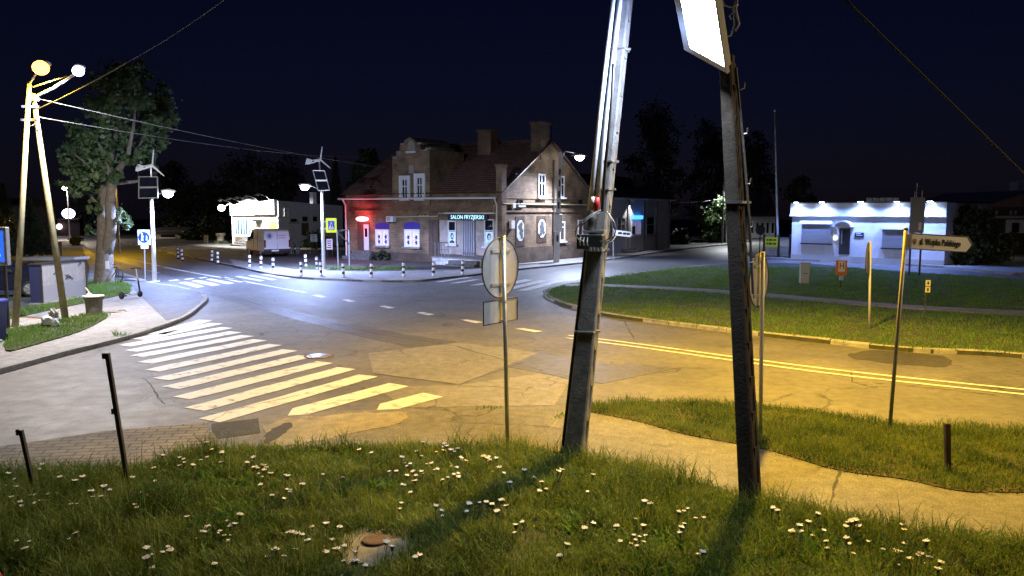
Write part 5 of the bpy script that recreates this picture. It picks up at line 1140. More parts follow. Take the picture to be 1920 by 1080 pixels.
# hybrid lamps with turbine and panels
def solar_lamp(label, base, top, head, panel, turb, watts, flip):
    b = G(*base, .1); Y = b.y; t = thing('solar_street_lamp', label, 'street lamp', b, 0, 'solar lamps at the distant crossing')
    L_ = lambda x, y, dy=0: at(x, y, Y + dy) - b
    mb = MB(); tt = L_(*top); tb = L_(*turb); mb.tube([(0, 0, 0), tt * .5, tt], [.11, .095, .08], 12); mb.box((0, 0, .01), (.36, .36, .03)); mb.build('pole', M['white'], t, True)
    mb = MB(); mb.tube([tt, tb], .045, 8); mb.build('mast', M['galv'], t)
    p = [L_(*q) for q in panel]   # tl, tr, br, bl of both stacked panels
    for k in range(2):
        f0, f1 = k * .52, k * .52 + .48
        q = [p[0].lerp(p[3], f0), p[1].lerp(p[2], f0), p[1].lerp(p[2], f1), p[0].lerp(p[3], f1)]
        back = .12; off = [Vector((0, -.28 - .25 * f, 0)) for f in (f0, f0, f1, f1)]; q = [a + o_ for a, o_ in zip(q, off)]
        n = (q[1] - q[0]).cross(q[3] - q[0]).normalized(); n = -n if n.y > 0 else n
        mb = MB(); A = [a for a in q]; Bk = [a - n * .04 for a in q]; mb.add(A + Bk, [(0, 1, 2, 3), (7, 6, 5, 4)] + [(i, i + 4, (i + 1) % 4 + 4, (i + 1) % 4) for i in range(4)]); pn = mb.build('solar_panel', M['solar'], t)
        mb = MB(); 
        for i in range(4): mb.tube([q[i], q[(i + 1) % 4]], .03, 4)
        mb.build('panel_frame', M['galv'], pn)
    h = L_(*head); mb = MB(); mb.tube([tt, tt.lerp(h, .5) + Vector((0, -.1, .12)), h + Vector((0, -.2, .08))], .03, 8); mb.build('arm', M['galv'], t)
    mb = MB(); mb.ell(h + Vector((0, -.2, .1)), (.36, .2, .09)); hd = mb.build('lamp_head', M['white'], t, True)
    mb = MB(); mb.ell(h + Vector((0, -.22, -.02)), (.24, .2, .2)); mb.build('lens', emis('hybrid_lens', LED, 60), hd, True)
    bulb(t, h + Vector((0, -.22, -.25)), watts, LEDB, .14, 'SPOT', 168, .25)
    mb = MB(); mb.tube([tb + Vector((-.35 * flip, .1, 0)), tb + Vector((.1 * flip, -.1, 0))], [.03, .09], 8); mb.add([tb + Vector((-.35 * flip, .1, .0)), tb + Vector((-.75 * flip, .2, .12)), tb + Vector((-.85 * flip, .2, -.25)), tb + Vector((-.55 * flip, .15, -.22))], [(0, 1, 2, 3)]); tu = mb.build('turbine', M['white'], t)
    for a in (80, 200, 320):
        a = R(a); d = Vector((math.cos(a), -.1, math.sin(a))); e = Vector((-math.sin(a), .3, math.cos(a))) * .05; o_ = tb + Vector((.12 * flip, -.14, 0))
        mb = MB(); mb.add([o_ - e, o_ + e, o_ + d * .75 + e * .4, o_ + d * .75 - e * .4, o_ - e + Vector((0, .02, 0)), o_ + e + Vector((0, .02, 0)), o_ + d * .75 + e * .4 + Vector((0, .02, 0)), o_ + d * .75 - e * .4 + Vector((0, .02, 0))], [(0, 1, 2, 3), (7, 6, 5, 4), (0, 4, 5, 1), (1, 5, 6, 2), (2, 6, 7, 3), (3, 7, 4, 0)]); mb.build('blade', M['white'], tu)
    return t
solar_lamp('white solar lamp post with two panels and turbine left beside the blue pedestrian sign', (290, 528), (284, 374), (319, 362), [(266, 332), (300, 332), (305, 371), (270, 372)], (283, 311), 4600, 1)
sl2 = solar_lamp('white solar lamp post carrying the yellow crossing sign before the brick house', (607, 506), (604, 358), (573, 350), [(589, 320), (611, 321), (622, 357), (601, 358)], (598, 300), 8000, 1)
# lamp by the brick house
b = G(1043, 492, .1); hl = at(1087, 295, 54.2); hp = at(1051, 285, b.y)
g = thing('street_lamp', 'pale street lamp on the pavement in front of the brick house gable wall', 'street lamp', b)
mb = MB(); secs = []
d = hp - b
for k in range(9):
    f = k / 8; w = .19 - .09 * f; o_ = d * f; secs.append([o_ + Vector(q) for q in ((-w, -w * .7, 0), (w, -w * .7, 0), (w, w * .7, 0), (-w, w * .7, 0))])
mb.loft(secs); mb.build('pole', mat('pale_concrete', (.5, .5, .5), .8, col2=(.62, .62, .61), scale=4), g)
mb = MB()
for k in range(7): o_ = d * (.22 + .1 * k); mb.box(o_ + Vector((0, -.135 + .007 * k, 0)), (.1, .06, .42))
mb.build('pole_slot', M['black'], g)
c = hl - b; mb = MB(); mb.tube([d * .92, d * .99 + Vector((.3, -.2, .1)), c + Vector((-.1, 0, .25))], .035, 8); mb.build('arm', M['galv'], g)
mb = MB(); mb.lathe([(.05, .3), (.5, .16), (.56, .1), (.05, .1)], 16, c); hd = mb.build('lamp_head', M['gray'], g, True)
mb = MB(); mb.ell(c, (.3, .26, .22)); mb.build('lens', emis('white_lens', (.95, .97, 1), 50), hd, True)
bulb(g, c + Vector((0, -.1, -.32)), 6500, (.6, .7, 1.0), .14, 'SPOT', 152, .7, (R(-24), 0, 0))
mb = MB(); mb.box(d * .36 + Vector((0, -.2, 0)), (.55, .2, 1.15)); mb.build('fuse_box', M['white'], g, bevel=.03)
# far thin poles
g = thing('thin_pole', 'thin pale pole with insulators in front of the lamp lit bush', 'pole', at(1354, 457, 84)); g.location.z = 0
z = at(1354, 338, 84).z; mb = MB(); mb.tube([(0, 0, 0), (0, 0, z)], [.13, .08], 8); mb.build('shaft', M['conc'], g)
mb = MB(); q = at(1360, 362, 83.6) - g.location; mb.box(q, (.7, .2, .1)); mb.build('crossarm', M['white'], g)
for k in (-.2, .25): mb = MB(); mb.lathe([(.03, 0), (.09, .08), (.05, .16), (.09, .24), (.03, .3)], 8, q + Vector((k, 0, .05))); mb.build('insulator', M['white'], g)
street_lamp('street_lamp', 'tiny bright lamp just left of the weathered pole in the distance', 1371, 351, 84.5, (.9, .95, 1), 2200, 1362, 14, .13)
g = thing('flagpole', 'tall thin white flagpole by the gate of the white building', 'flagpole', G(1459, 482, .14)); b = g.location; q = at(1453, 209, b.y) - b
mb = MB(); mb.tube([(0, 0, 0), q], [.09, .05], 10); mb.build('pole', M['white'], g, True)
mb = MB(); mb.ell(q + Vector((0, 0, .06)), (.09, .09, .09)); mb.build('finial', M['white'], g, True)

# ------------------------------------------------------------------ signs
def disc(mb, r, y0, y1, n=32, cz=0):
    P = [(r * math.cos(2 * math.pi * k / n), y0, cz + r * math.sin(2 * math.pi * k / n)) for k in range(n)] + [(r * math.cos(2 * math.pi * k / n), y1, cz + r * math.sin(2 * math.pi * k / n)) for k in range(n)]
    return mb.add(P, [tuple(range(n)), tuple(range(2 * n - 1, n - 1, -1))] + [(k, k + n, (k + 1) % n + n, (k + 1) % n) for k in range(n)])
def round_sign(label, base, topy, yaw, r, plate, postm, facem=None, z=.0, toppx=None, thin=.032):
    b = G(*base, z); t = thing('round_traffic_sign', label, 'traffic sign', b); q = at(toppx or base[0], topy, b.y) - b
    zc = q.z - r; lean = q.x
    mb = MB(); mb.tube([(0, 0, -.1), q * .5, q + Vector((0, 0, .03))], thin, 12); mb.build('post', postm, t, True)
    c, s = math.cos(yaw), math.sin(yaw); off = Vector((lean * zc / q.z, 0, zc))
    nrm = Vector((s, -c, 0))                        # visible (back) face normal
    def place(mb, ctr): mb.v = [(ctr.x + x * c - y * s, ctr.y + x * s + y * c, ctr.z + zz) for x, y, zz in mb.v]; return mb
    ctr = off - nrm * .055
    mb = MB(); disc(mb, r, .0, .006); place(mb, ctr); d = mb.build('sign_disc', [M['signback']], t)
    mb = MB(); k = 40; P = [Vector((r * math.cos(6.2832 * i / k), .0, r * math.sin(6.2832 * i / k))) for i in range(k + 1)]; mb.tube(P, .011, 6); place(mb, ctr); mb.build('rim', M['dsteel'], d)
    mb = MB(); disc(mb, r * .97, .009, .012); place(mb, ctr); mb.build('sign_face', facem or M['white'], d)
    for zz in (r * .55, -r * .55):
        mb = MB(); mb.box((0, -.012, zz), (r * 1.1, .018, .04)); place(mb, ctr); mb.build('bracket', M['galv'], d)
    if plate:
        w, h = plate; ctr2 = off - nrm * .05 + Vector((0, 0, -r - .03 - h / 2)); mb = MB(); mb.box((0, .003, 0), (w, .006, h)); place(mb, ctr2); p = mb.build('plate', M['signback'], t)
        mb = MB(); 
        for a_, b_ in (((-w / 2, 0, -h / 2), (w / 2, 0, -h / 2)), ((w / 2, 0, -h / 2), (w / 2, 0, h / 2)), ((w / 2, 0, h / 2), (-w / 2, 0, h / 2)), ((-w / 2, 0, h / 2), (-w / 2, 0, -h / 2))): mb.tube([a_, b_], .009, 5)
        place(mb, ctr2); mb.build('rim', M['dsteel'], p)
        for zz in (h / 2 - .03, -h / 2 + .03): mb = MB(); mb.tube([off + Vector((0, 0, -r - .03 - h / 2 + zz - .015)), off + Vector((0, 0, -r - .03 - h / 2 + zz + .015))], thin + .012, 12); mb.build('clamp', M['galv'], p)
    return t
round_sign('grey back of a round traffic sign and plate left of the concrete pole', (952, 836), 446, R(54), .432, (.82, .33), M['galv'], M['white'], .06, 943)
round_sign('round sign seen from its edge side just right of the weathered pole', (1426, 797), 476, R(53), .42, None, mat('yellowish_post', (.5, .48, .4), .6), M['white'], .08, 1430)
round_sign('round sign seen edge on, on a thin post in the right grass island', (1630, 616), 454, R(58), .47, None, mat('pale_post', (.45, .44, .4), .6), M['white'], .1, 1632)
b = G(1668, 799, .08); g = thing('street_name_sign', 'arrow shaped street name sign on a leaning post reading al. Wojska Polskiego', 'street sign', b); q = at(1699, 430, b.y) - b
mb = MB(); mb.tube([(0, 0, -.1), q], .03, 12); mb.build('post', mat('grey_post', (.34, .33, .31), .55, .3, col2=(.24, .22, .19), scale=9), g, True)
mb = MB(); mb.ell(q, (.034, .034, .03)); mb.build('post_cap', M['black'], g, True)
A, Bq = at(1706, 452, b.y - .02) - b, at(1823, 459, b.y + .06) - b; ln = (Bq - A).length; rot = (R(90), math.atan2((A - Bq).z, (Bq - A).x) , 0)
hb = link(bpy.data.objects.new('sign_board', bpy.data.meshes.new('sign_board')), g); hb.location = A; hb.rotation_euler = (0, math.atan2((A - Bq).z, (Bq - A).x), math.atan2((Bq - A).y, (Bq - A).x))
hh = .118; mb = MB(); Q = [(-.0, -hh), (ln - .085, -hh), (ln, 0), (ln - .085, hh), (-.0, hh)]
n = len(Q); mb.add([(x, -.004, z) for x, z in Q] + [(x, .004, z) for x, z in Q], [tuple(range(n)), tuple(range(2 * n - 1, n - 1, -1))] + [(i, i + n, (i + 1) % n + n, (i + 1) % n) for i in range(n)])
me = hb.data; me.from_pydata(mb.v, [], mb.f); me.materials.append(M['white']); me.update()
mb = MB(); 
for i in range(n): mb.tube([(Q[i][0], 0, Q[i][1]), (Q[(i + 1) % n][0], 0, Q[(i + 1) % n][1])], .009, 5)
mb.build('sign_border', mat('navy_border', (.015, .012, .09), .5), hb)
text('al. Wojska Polskiego', .135, hb, (.155, -.0065, .0), (R(90), 0, 0), M['black'], align='LEFT', sx=.62 * (ln - .26) / .79, bold=.018)
mb = MB()   # small crest
for k in (-1, 0, 1): mb.add([(.075 + k * .018 - .008, -.0065, -.03), (.075 + k * .018 + .008, -.0065, -.03), (.075 + k * .03 + .006, -.0065, .045 - abs(k) * .012), (.075 + k * .03 - .006, -.0065, .045 - abs(k) * .012)], [(0, 1, 2, 3)])
mb.add([(.055, -.0066, -.03), (.095, -.0066, -.03), (.075, -.0066, -.06)], [(0, 1, 2)]); mb.build('crest', mat('crest_brown', (.25, .1, .08), .6), hb)
for x in (.012, .05): mb = MB(); mb.box((x - .05, .01, 0), (.05, .05, .2)); mb.build('bracket', M['galv'], hb)
# second street sign by the annex
b = G(1150, 486, .1); g = thing('street_name_sign', 'small far street name sign partly hidden behind the concrete pole near the annex', 'street sign', b); q = at(1150, 428, b.y) - b
mb = MB(); mb.cyl((0, 0, 0), q, .04, 8); mb.build('post', M['galv'], g)
A, Bq = at(1152, 436, b.y - .05) - b, at(1185.5, 439.5, b.y - .05) - b; hh = .19; mb = MB(); ln = Bq.x - A.x
Q = [(A.x, A.z - hh), (Bq.x - .15, Bq.z - hh), (Bq.x, Bq.z), (Bq.x - .15, Bq.z + hh), (A.x, A.z + hh)]
mb.add([(x, -.06, z) for x, z in Q] + [(x, -.04, z) for x, z in Q], [tuple(range(5)), tuple(range(9, 4, -1))] + [(i, i + 5, (i + 1) % 5 + 5, (i + 1) % 5) for i in range(5)]); sb = mb.build('sign_board', M['white'], g)
mb = MB()
for x0, x1 in ((.2, .42), (.48, .66), (.68, .86)): mb.b2((A.x + ln * x0, -.064, A.z - .09 - .12 * x0), (A.x + ln * x1, -.061, A.z + .06 - .12 * x0))
mb.build('lettering', M['black'], sb)
# blue pedestrian path sign
b = G(272, 524, .1); g = thing('pedestrian_sign', 'blue round walkers sign on a white square panel beside the left solar lamp', 'traffic sign', b); q = at(270, 432, b.y) - b
mb = MB(); mb.tube([(0, 0, 0), q], .035, 10); mb.build('post', M['galv'], g)
tl, br = at(258, 431, b.y - .05) - b, at(282, 459, b.y - .05) - b; w, h = br.x - tl.x, tl.z - br.z; cx, cz = (tl.x + br.x) / 2, (tl.z + br.z) / 2
mb = MB(); mb.box((cx, -.05, cz), (w, .02, h)); pnl = mb.build('panel', mat('white_sheeting', (.7, .74, .8), .4), g)
mb = MB(); disc(mb, w * .46, -.066, -.061, 28); mb.v = [(x + cx, y, z + cz) for x, y, z in mb.v]; mb.build('blue_disc', mat('bright_blue', (.003, .04, .5), .4), pnl)
def figure(mb, x, z, s, y):
    disc_ = MB(); disc(disc_, .09 * s, y, y + .003, 12); mb.add([(px_ + x, py_, pz + z + .42 * s) for px_, py_, pz in disc_.v], disc_.f)
    for poly in ([(-.07, .32), (.08, .32), (.1, -.02), (-.08, -.02)], [(-.08, 0), (.0, 0), (-.06, -.42), (-.15, -.42)], [(.01, 0), (.1, 0), (.16, -.42), (.07, -.42)], [(.06, .3), (.12, .28), (.24, .02), (.18, 0)]):
        mb.add([(x + a * s, y, z + c_ * s) for a, c_ in poly], [tuple(range(len(poly)))])
mb = MB(); figure(mb, cx - .09, cz + .0, .42, -.07); figure(mb, cx + .13, cz - .05, .27, -.07); mb.build('walkers_symbol', M['white'], pnl)
tl2, br2 = at(264, 460, b.y - .05) - b, at(278, 466, b.y - .05) - b; mb = MB(); mb.b2((tl2.x, -.06, br2.z), (br2.x, -.04, tl2.z)); pl_ = mb.build('plate', M['white'], g)
mb = MB(); 
for k in range(2): mb.b2((tl2.x + .06, -.064, br2.z + .06 + .09 * k), (br2.x - .06, -.061, br2.z + .1 + .09 * k))
mb.build('plate_text', M['black'], pl_)
# yellow crossing sign on the right solar lamp
b = G(607, 506, .1); tl, br = at(611, 409, b.y - .2) - b, at(631.5, 436, b.y - .2) - b; w, h = br.x - tl.x, tl.z - br.z
g = thing('crossing_sign', 'square fluorescent yellow pedestrian crossing sign hung on the right solar lamp', 'traffic sign', b + Vector(((tl.x + br.x) / 2, -.2, br.z)))
mb = MB(); mb.box((0, 0, h / 2), (w, .04, h)); pnl = mb.build('panel', mat('glow_yellow', (.72, .85, .01), .4, emit=(.7, .9, .02), es=.22), g)  # weak glow added to the yellow panel so it shows bright
mb = MB(); mb.box((0, -.024, h / 2), (w * .62, .005, h * .62)); bl_ = mb.build('blue_square', M['blue'], pnl)
mb = MB(); mb.add([(-w * .25, -.03, h * .24), (w * .25, -.03, h * .24), (0, -.03, h * .76)], [(0, 1, 2)]); tri = mb.build('white_triangle', M['white'], pnl)
mb = MB(); figure(mb, 0, h * .44, h * .36, -.034); mb.build('walker_symbol', M['black'], pnl)
mb = MB(); mb.box((-w / 2 - .03, .06, h * .75), (.16, .08, .05)); mb.box((-w / 2 - .03, .06, h * .25), (.16, .08, .05)); mb.build('bracket', M['galv'], g)
# steel goalpost frame
b = G(635, 506, .1); g = thing('steel_frame', 'empty galvanised sign frame standing between the crossing sign and the brick house', 'frame', b)
q1, q2, q3 = at(632, 433, b.y) - b, at(653, 433, b.y + .3) - b, G(655.5, 500, .1) - b
mb = MB(); mb.cyl((0, 0, 0), q1, .045, 8); mb.build('post', M['galv'], g); mb = MB(); mb.cyl(q3, Vector((q3.x, q3.y, q2.z)), .045, 8); mb.build('post', M['galv'], g)
q2 = Vector((q3.x, q3.y, q2.z)); mb = MB(); mb.cyl(q1, q2, .04, 8); mb.build('crossbar', M['galv'], g); mb = MB(); mb.cyl(q1 * .98, q3.lerp(q2, .62), .03, 8); mb.build('brace', M['galv'], g)
# right side boxes and small signs
b = G(1508, 531, .1); g = thing('utility_cabinet', 'pale narrow utility cabinet on the right grass island', 'cabinet', b, R(-8))
mb = MB(); mb.box((0, 0, .47), (.42, .28, .94)); mb.build('body', M['gray'], g, bevel=.012)
mb = MB(); mb.box((0, -.145, .68), (.37, .012, .42)); dd_ = mb.build('upper_door', M['gray'], g); mb = MB(); mb.box((0, -.145, .24), (.37, .012, .38)); mb.build('lower_door', M['gray'], g)
mb = MB(); mb.box((0, -.155, .47), (.2, .012, .025)); mb.build('name_plate', M['black'], g); mb = MB(); mb.box((0, -.02, .96), (.48, .36, .04)); mb.build('roof_cap', M['gray'], g)
b = G(1576, 541, .1); g = thing('hydrant_sign', 'orange hydrant marker sign with black letter H on a post in the right grass', 'sign', b)
tl, br = at(1567, 488, b.y) - b, at(1587, 515, b.y) - b; w, h = br.x - tl.x, tl.z - br.z; cx = (tl.x + br.x) / 2
mb = MB(); mb.cyl((0, 0, 0), (0, 0, tl.z - .05), .022, 8); mb.build('post', M['dsteel'], g)
mb = MB(); mb.box((cx, -.04, (tl.z + br.z) / 2), (w, .015, h)); pnl = mb.build('panel', M['orange'], g)
mb = MB(); mb.box((cx + .01, -.05, (tl.z + br.z) / 2 + .05), (w * .6, .006, h * .72)); pw_ = mb.build('white_field', mat('cream_sheeting', (.75, .68, .5), .5), pnl)
text('H', h * .62, pnl, (cx + .01, -.058, (tl.z + br.z) / 2 + .06), (R(90), 0, 0), M['black'], sx=.8)
mb = MB(); mb.box((0, -.04, br.z - .14), (.16, .08, .2)); mb.build('small_plate', M['gray'], g)
b = G(1733, 605, .1); g = thing('pipeline_marker', 'thin post with two small yellow pipeline plates on the right grass', 'marker post', b)
mb = MB(); tz = (at(1735, 525, b.y) - b).z; mb.cyl((0, 0, 0), (0, 0, tz), .018, 8); mb.build('post', M['dsteel'], g)
for y0, y1 in ((525, 536), (537.5, 548)):
    z1_, z0_ = (at(1735, y0, b.y) - b).z, (at(1735, y1, b.y) - b).z; mb = MB(); mb.box((.04, -.03, (z0_ + z1_) / 2), (.15, .012, z1_ - z0_)); pp = mb.build('plate', M['yellow'] if 0 else mat('pale_yellow_plate', (.75, .68, .3), .5), g)
    mb = MB(); mb.box((.04, -.038, (z0_ + z1_) / 2), (.05, .004, .09)); mb.build('plate_mark', M['black'], pp)
b = G(1714, 517, .1); g = thing('pylon_sign', 'tall grey blank pylon sign on two dark legs before the white building', 'pylon sign', b, R(-14))
tl, br = at(1705, 370, b.y) - b, at(1726.5, 437, b.y) - b; w = br.x - tl.x
for k in (-1, 1): mb = MB(); mb.cyl((k * w * .36, 0, 0), (k * w * .36, 0, br.z + .1), .05, 8); mb.build('leg', M['dsteel'], g)
mb = MB(); mb.box((0, -.02, (tl.z + br.z) / 2), (w, .14, tl.z - br.z)); pb = mb.build('panel', mat('pylon_grey', (.24, .24, .25), .6), g, bevel=.02)
mb = MB(); mb.box((w * .2, -.1, br.z + .35), (.14, .02, .4)); mb.build('emblem', M['white'], pb)
mb = MB(); mb.cyl((-.15, 0, tl.z), (-.15, 0, tl.z + .3), .02, 6); mb.cyl((.2, 0, tl.z), (.2, 0, tl.z + .35), .02, 6); mb.build('aerial', M['galv'], g)
# gate, banner, fence by the white building
gp0, gp1, gp2 = G(1432, 481, .14), G(1459, 482.5, .14), G(1481, 484, .14)
def bars(name, label, a, b, h, n, posts):
    d = b - a; g = thing(name, label, 'fence', a, math.atan2(d.y, d.x)); L = d.length
    for x in posts:
        mb = MB(); mb.box((x * L, 0, h / 2), (.12, .12, h)); mb.ell((x * L, 0, h + .06), (.09, .09, .09)); mb.build('post', M['black'], g)
    mb = MB()
    for k in range(n): mb.box((L * (k + .5) / n, 0, h * .5), (.025, .025, h * .86))
    for z in (.15, h * .5, h * .92): mb.box((L / 2, 0, z), (L - .12, .035, .04))
    mb.build('bars', M['gray'], g); return g, L
gt, gl = bars('metal_gate', 'barred metal gate carrying a yellow banner left of the flagpole', gp0, gp1, 1.5, 12, (0, 1))
bars('metal_fence', 'short barred fence between the flagpole and the white building', gp1 + Vector((.12, .06, 0)), gp2, 1.55, 10, (1,))
bn = thing('yellow_banner', 'yellow notice banner with two dark text lines tied on the metal gate', 'banner', gp0 + (gp1 - gp0) * .5 + Vector((-.02, -.1, .8)), gt.rotation_euler.z)
mb = MB(); mb.box((0, -.02, .3), (gl * .86, .01, .66)); pb = mb.build('cloth', mat('banner_yellow', (.62, .68, .02), .7), bn)
for z in (.45, .17):
    mb = MB()
    for x0, x1 in ((-.4, -.26), (-.22, .1), (.14, .4)): mb.box((gl * .86 * (x0 + x1) / 2, -.028, z), (gl * .86 * (x1 - x0), .004, .17))
    mb.build('lettering', mat('banner_ink', (.1, .13, .01), .7), pb)
g = thing('gate_sign', 'small round headed dark sign post beside the barred gate', 'sign', G(1424, 478, .14)); mb = MB(); mb.cyl((0, 0, 0), (0, 0, 1.6), .04, 6); mb.build('post', M['dsteel'], g)
mb = MB(); disc(mb, .38, -.06, -.045, 20); mb.v = [(x, y, z + 1.9) for x, y, z in mb.v]; mb.build('sign_disc', M['dsteel'], g)
# notice boards etc behind the bollards
def board(name, label, cat, tl, br, Y, m, posts=True, ink=True, base=None):
    a, b = at(*tl, Y), at(*br, Y); w, h = b.x - a.x, a.z - b.z; g = thing(name, label, cat, ((a.x + b.x) / 2, Y, 0.1))
    mb = MB(); mb.box((0, -.03, a.z - h / 2 - .1), (w, .04, h)); p = mb.build('panel', m, g)
    if posts:
        for k in (-.4, .4): mb = MB(); mb.cyl((k * w, .02, 0), (k * w, .02, a.z - .12), .03, 6); mb.build('post', M['dsteel'], g)
    if ink:
        mb = MB()
        for k in range(4): mb.box((-w * .05 * (k % 2), -.054, a.z - .1 - h * (.2 + .2 * k)), (w * (.7 - .1 * (k % 3)), .006, h * .08))
        mb.build('board_print', M['black'], p)
    return g
board('information_board', 'white information board leaning behind the right solar lamp', 'board', (612, 448), (624, 468), 58, M['white'])
board('notice_board', 'dim notice board with black print near the shop side wall', 'board', (582, 439), (595, 453), 62, M['gray'])
board('notice_board', 'small white upright board in the dark yard left of the shop', 'board', (382, 441), (391, 458), 86, M['gray'])
g = thing('stone_column', 'stubby pale concrete column left of the floodlit shop', 'column', at(414, 458, 84)); g.location.z = 0
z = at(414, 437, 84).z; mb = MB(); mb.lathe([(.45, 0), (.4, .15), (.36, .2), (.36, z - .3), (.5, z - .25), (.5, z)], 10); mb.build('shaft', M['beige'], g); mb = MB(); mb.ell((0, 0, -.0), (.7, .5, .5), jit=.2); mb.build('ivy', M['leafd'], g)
g = thing('stacked_crates', 'pale wooden pallet rack standing behind the white van', 'pallet', at(548, 468, 63)); g.location.z = .1
mb = MB()
for k in range(4): mb.box((0, 0, .35 + .3 * k), (1.0, .8, .05))
for x in (-.45, 0, .45): mb.box((x, -.3, .7), (.08, .08, 1.4)); mb.box((x, .3, .7), (.08, .08, 1.4))
mb.build('pallet_frame', M['beige'], g)

# ------------------------------------------------------------------ bollards
bl = [((468, 501), 'first striped bollard from the left in front of the white van'), ((489, 504), 'middle striped bollard in front of the white van'), ((512, 508), 'striped bollard nearest the road in front of the white van'),
      ((565, 517), 'leftmost striped bollard at the kerb before the solar lamp'), ((574, 500), 'striped bollard set back at the left of the solar lamp'), ((595, 506), 'striped bollard set back just left of the solar lamp pole'), ((602, 517.5), 'kerbside striped bollard touching the solar lamp pole'),
      ((644, 520), 'kerbside striped bollard under the empty steel frame'), ((696, 521), 'kerbside striped bollard below the purple shop windows'), ((757, 519), 'kerbside striped bollard below the second purple window'), ((813, 518), 'kerbside striped bollard in front of the stone terrace'), ((867, 515), 'pale striped bollard at the right end below the salon door'),
      ((334, 483), 'leftmost distant bollard on the dark far verge'), ((342, 487), 'second distant bollard on the dark far verge'), ((397, 489), 'dim distant bollard below the white yard board'), ((408.5, 493), 'dim distant bollard right of the yard board')]
proto = None
for (x, y), lab in bl:
    p = G(x, y, .1)
    if proto is None:
        proto = thing('bollard', lab, 'bollard', p, 0, 'striped bollards round the far corner'); t = proto
        mb = MB(); mb.lathe([(.075, -.1), (.075, .74), (.06, .77), (.01, .78)], 14); mb.build('post', mat('bollard_dark', (.05, .02, .02), .5), t, True)
        for z0, z1 in ((.57, .72), (.3, .46), (.02, .17)):
            mb = MB(); mb.lathe([(.01, z0), (.079, z0), (.079, z1), (.01, z1)], 14); mb.build('band', mat('reflective_band', (.8, .8, .8), .4), t)
    else: t = copy_tree(proto); t.location = p; t['label'] = lab
    t.rotation_euler = (R(random.uniform(-3, 3)), R(random.uniform(-3, 3)), 0)

# ------------------------------------------------------------------ vehicles
def wheel(parent, c, r, w, side):
    mb = MB(); mb.lathe([(.02, -w / 2), (r * .8, -w / 2), (r, -w / 2 + .03), (r, w / 2 - .03), (r * .8, w / 2), (.02, w / 2)], 24); mb.v = [(c[0] + x, c[1] + z, c[2] + y) for x, y, z in mb.v]; t = mb.build('wheel', M['rubber'], parent, True)
    mb = MB(); y = c[1] + side * (w / 2 + .005)
    mb.lathe([(.02, -.012), (r * .64, -.012), (r * .64, .01), (r * .55, .012), (r * .5, .0), (.02, .0)], 20); mb.v = [(c[0] + a, y + b_, c[2] + d_) for a, d_, b_ in mb.v]
    for k in range(5):
        a = 2 * math.pi * k / 5; mb.tube([(c[0], y + side * .015, c[2]), (c[0] + r * .58 * math.cos(a), y + side * .015, c[2] + r * .58 * math.sin(a))], .035, 5)
    mb.build('rim', M['galv'], t)
    return t
def body_loft(mb, prof, hw, taper_z, taper, mi=0):
    """side profile (x,z) extruded to both sides, leaning in above taper_z"""
    L = [Vector((x, hw - max(0, z - taper_z) * taper, z)) for x, z in prof]; Rr = [Vector((x, -hw + max(0, z - taper_z) * taper, z)) for x, z in prof]; n = len(prof)
    mb.add(L + Rr, [tuple(range(n)), tuple(range(2 * n - 1, n - 1, -1))] + [(i, n + i, n + (i + 1) % n, (i + 1) % n) for i in range(n)], mi)
vb = G(503, 483, .1); hd_ = math.atan2(.85, -.53)
van = thing('delivery_van', 'white delivery van with blue lettering parked before the floodlit shop', 'van', vb + Vector((.55, .45, 0)), hd_)
mb = MB(); body_loft(mb, [(.0, .42), (-.02, 1.2), (.06, 1.9), (.2, 1.99), (3.4, 2.02), (3.75, 1.9), (4.35, 1.28), (5.05, 1.06), (5.2, .8), (5.2, .42)], .98, .95, .1)
mb.build('body', mat('van_paint', (.66, .66, .69), .35), van, bevel=.05)
for x in (.95, 4.25):
    for s in (-1, 1): wheel(van, (x, s * .86, .33), .33, .22, s)
mb = MB(); mb.box((2.6, 0, .38), (5.1, 1.9, .16)); mb.build('sill', M['black'], van)
mb = MB(); mb.box((-.06, 0, .5), (.16, 1.96, .22)); mb.build('bumper', M['black'], van, bevel=.03)
mb = MB(); mb.box((-.145, .2, .5), (.012, .52, .12)); mb.build('number_plate', M['white'], van)
for s in (-1, 1):
    mb = MB(); mb.box((-.02, s * .9, 1.0), (.05, .12, .55)); mb.build('tail_light', mat('tail_lens', (.08, .01, .015), .3), van)
    mb = MB(); mb.box((3.9, s * 1.06, 1.28), (.16, .2, .3)); mb.build('wing_mirror', M['black'], van, bevel=.03)
mb = MB(); n_ = Vector((.62, 0, .6)).normalized(); mb.add([Vector((x, y, z)) + n_ * .012 for x, y, z in ((3.8, .8, 1.86), (3.8, -.8, 1.86), (4.33, -.9, 1.31), (4.33, .9, 1.31))], [(0, 1, 2, 3)]); mb.build('windscreen', M['glass'], van)
mb = MB(); P = [(3.05, 1.25), (3.05, 1.78), (3.6, 1.78), (4.05, 1.3)]; mb.add([(x, .985 - max(0, z - .95) * .1 + .004, z) for x, z in P], [(0, 1, 2, 3)]); mb.build('side_window', M['glass'], van)
mb = MB()
for x in (2.95, 1.75): mb.box((x, .965, 1.2), (.02, .03, 1.3))
mb.box((-.005, 0, 1.2), (.02, .02, 1.35)); mb.build('door_seam', M['dsteel'], van)
ink = mat('van_lettering', (.1, .1, .3), .5); mb = MB()
for k, (x, z, w) in enumerate(((2.2, 1.5, .7), (2.2, 1.3, .8), (1.1, 1.45, .5), (.9, 1.25, .6))): mb.box((x, .985 - (z - .95) * .1 + .003, z), (w, .012, .05))
for k in range(8):
    a = math.pi * k / 8; mb.box((.0 + (-.006), .55 + .0, 1.55), (.03, .5, .02), M=Matrix.Rotation(a, 3, 'X'))
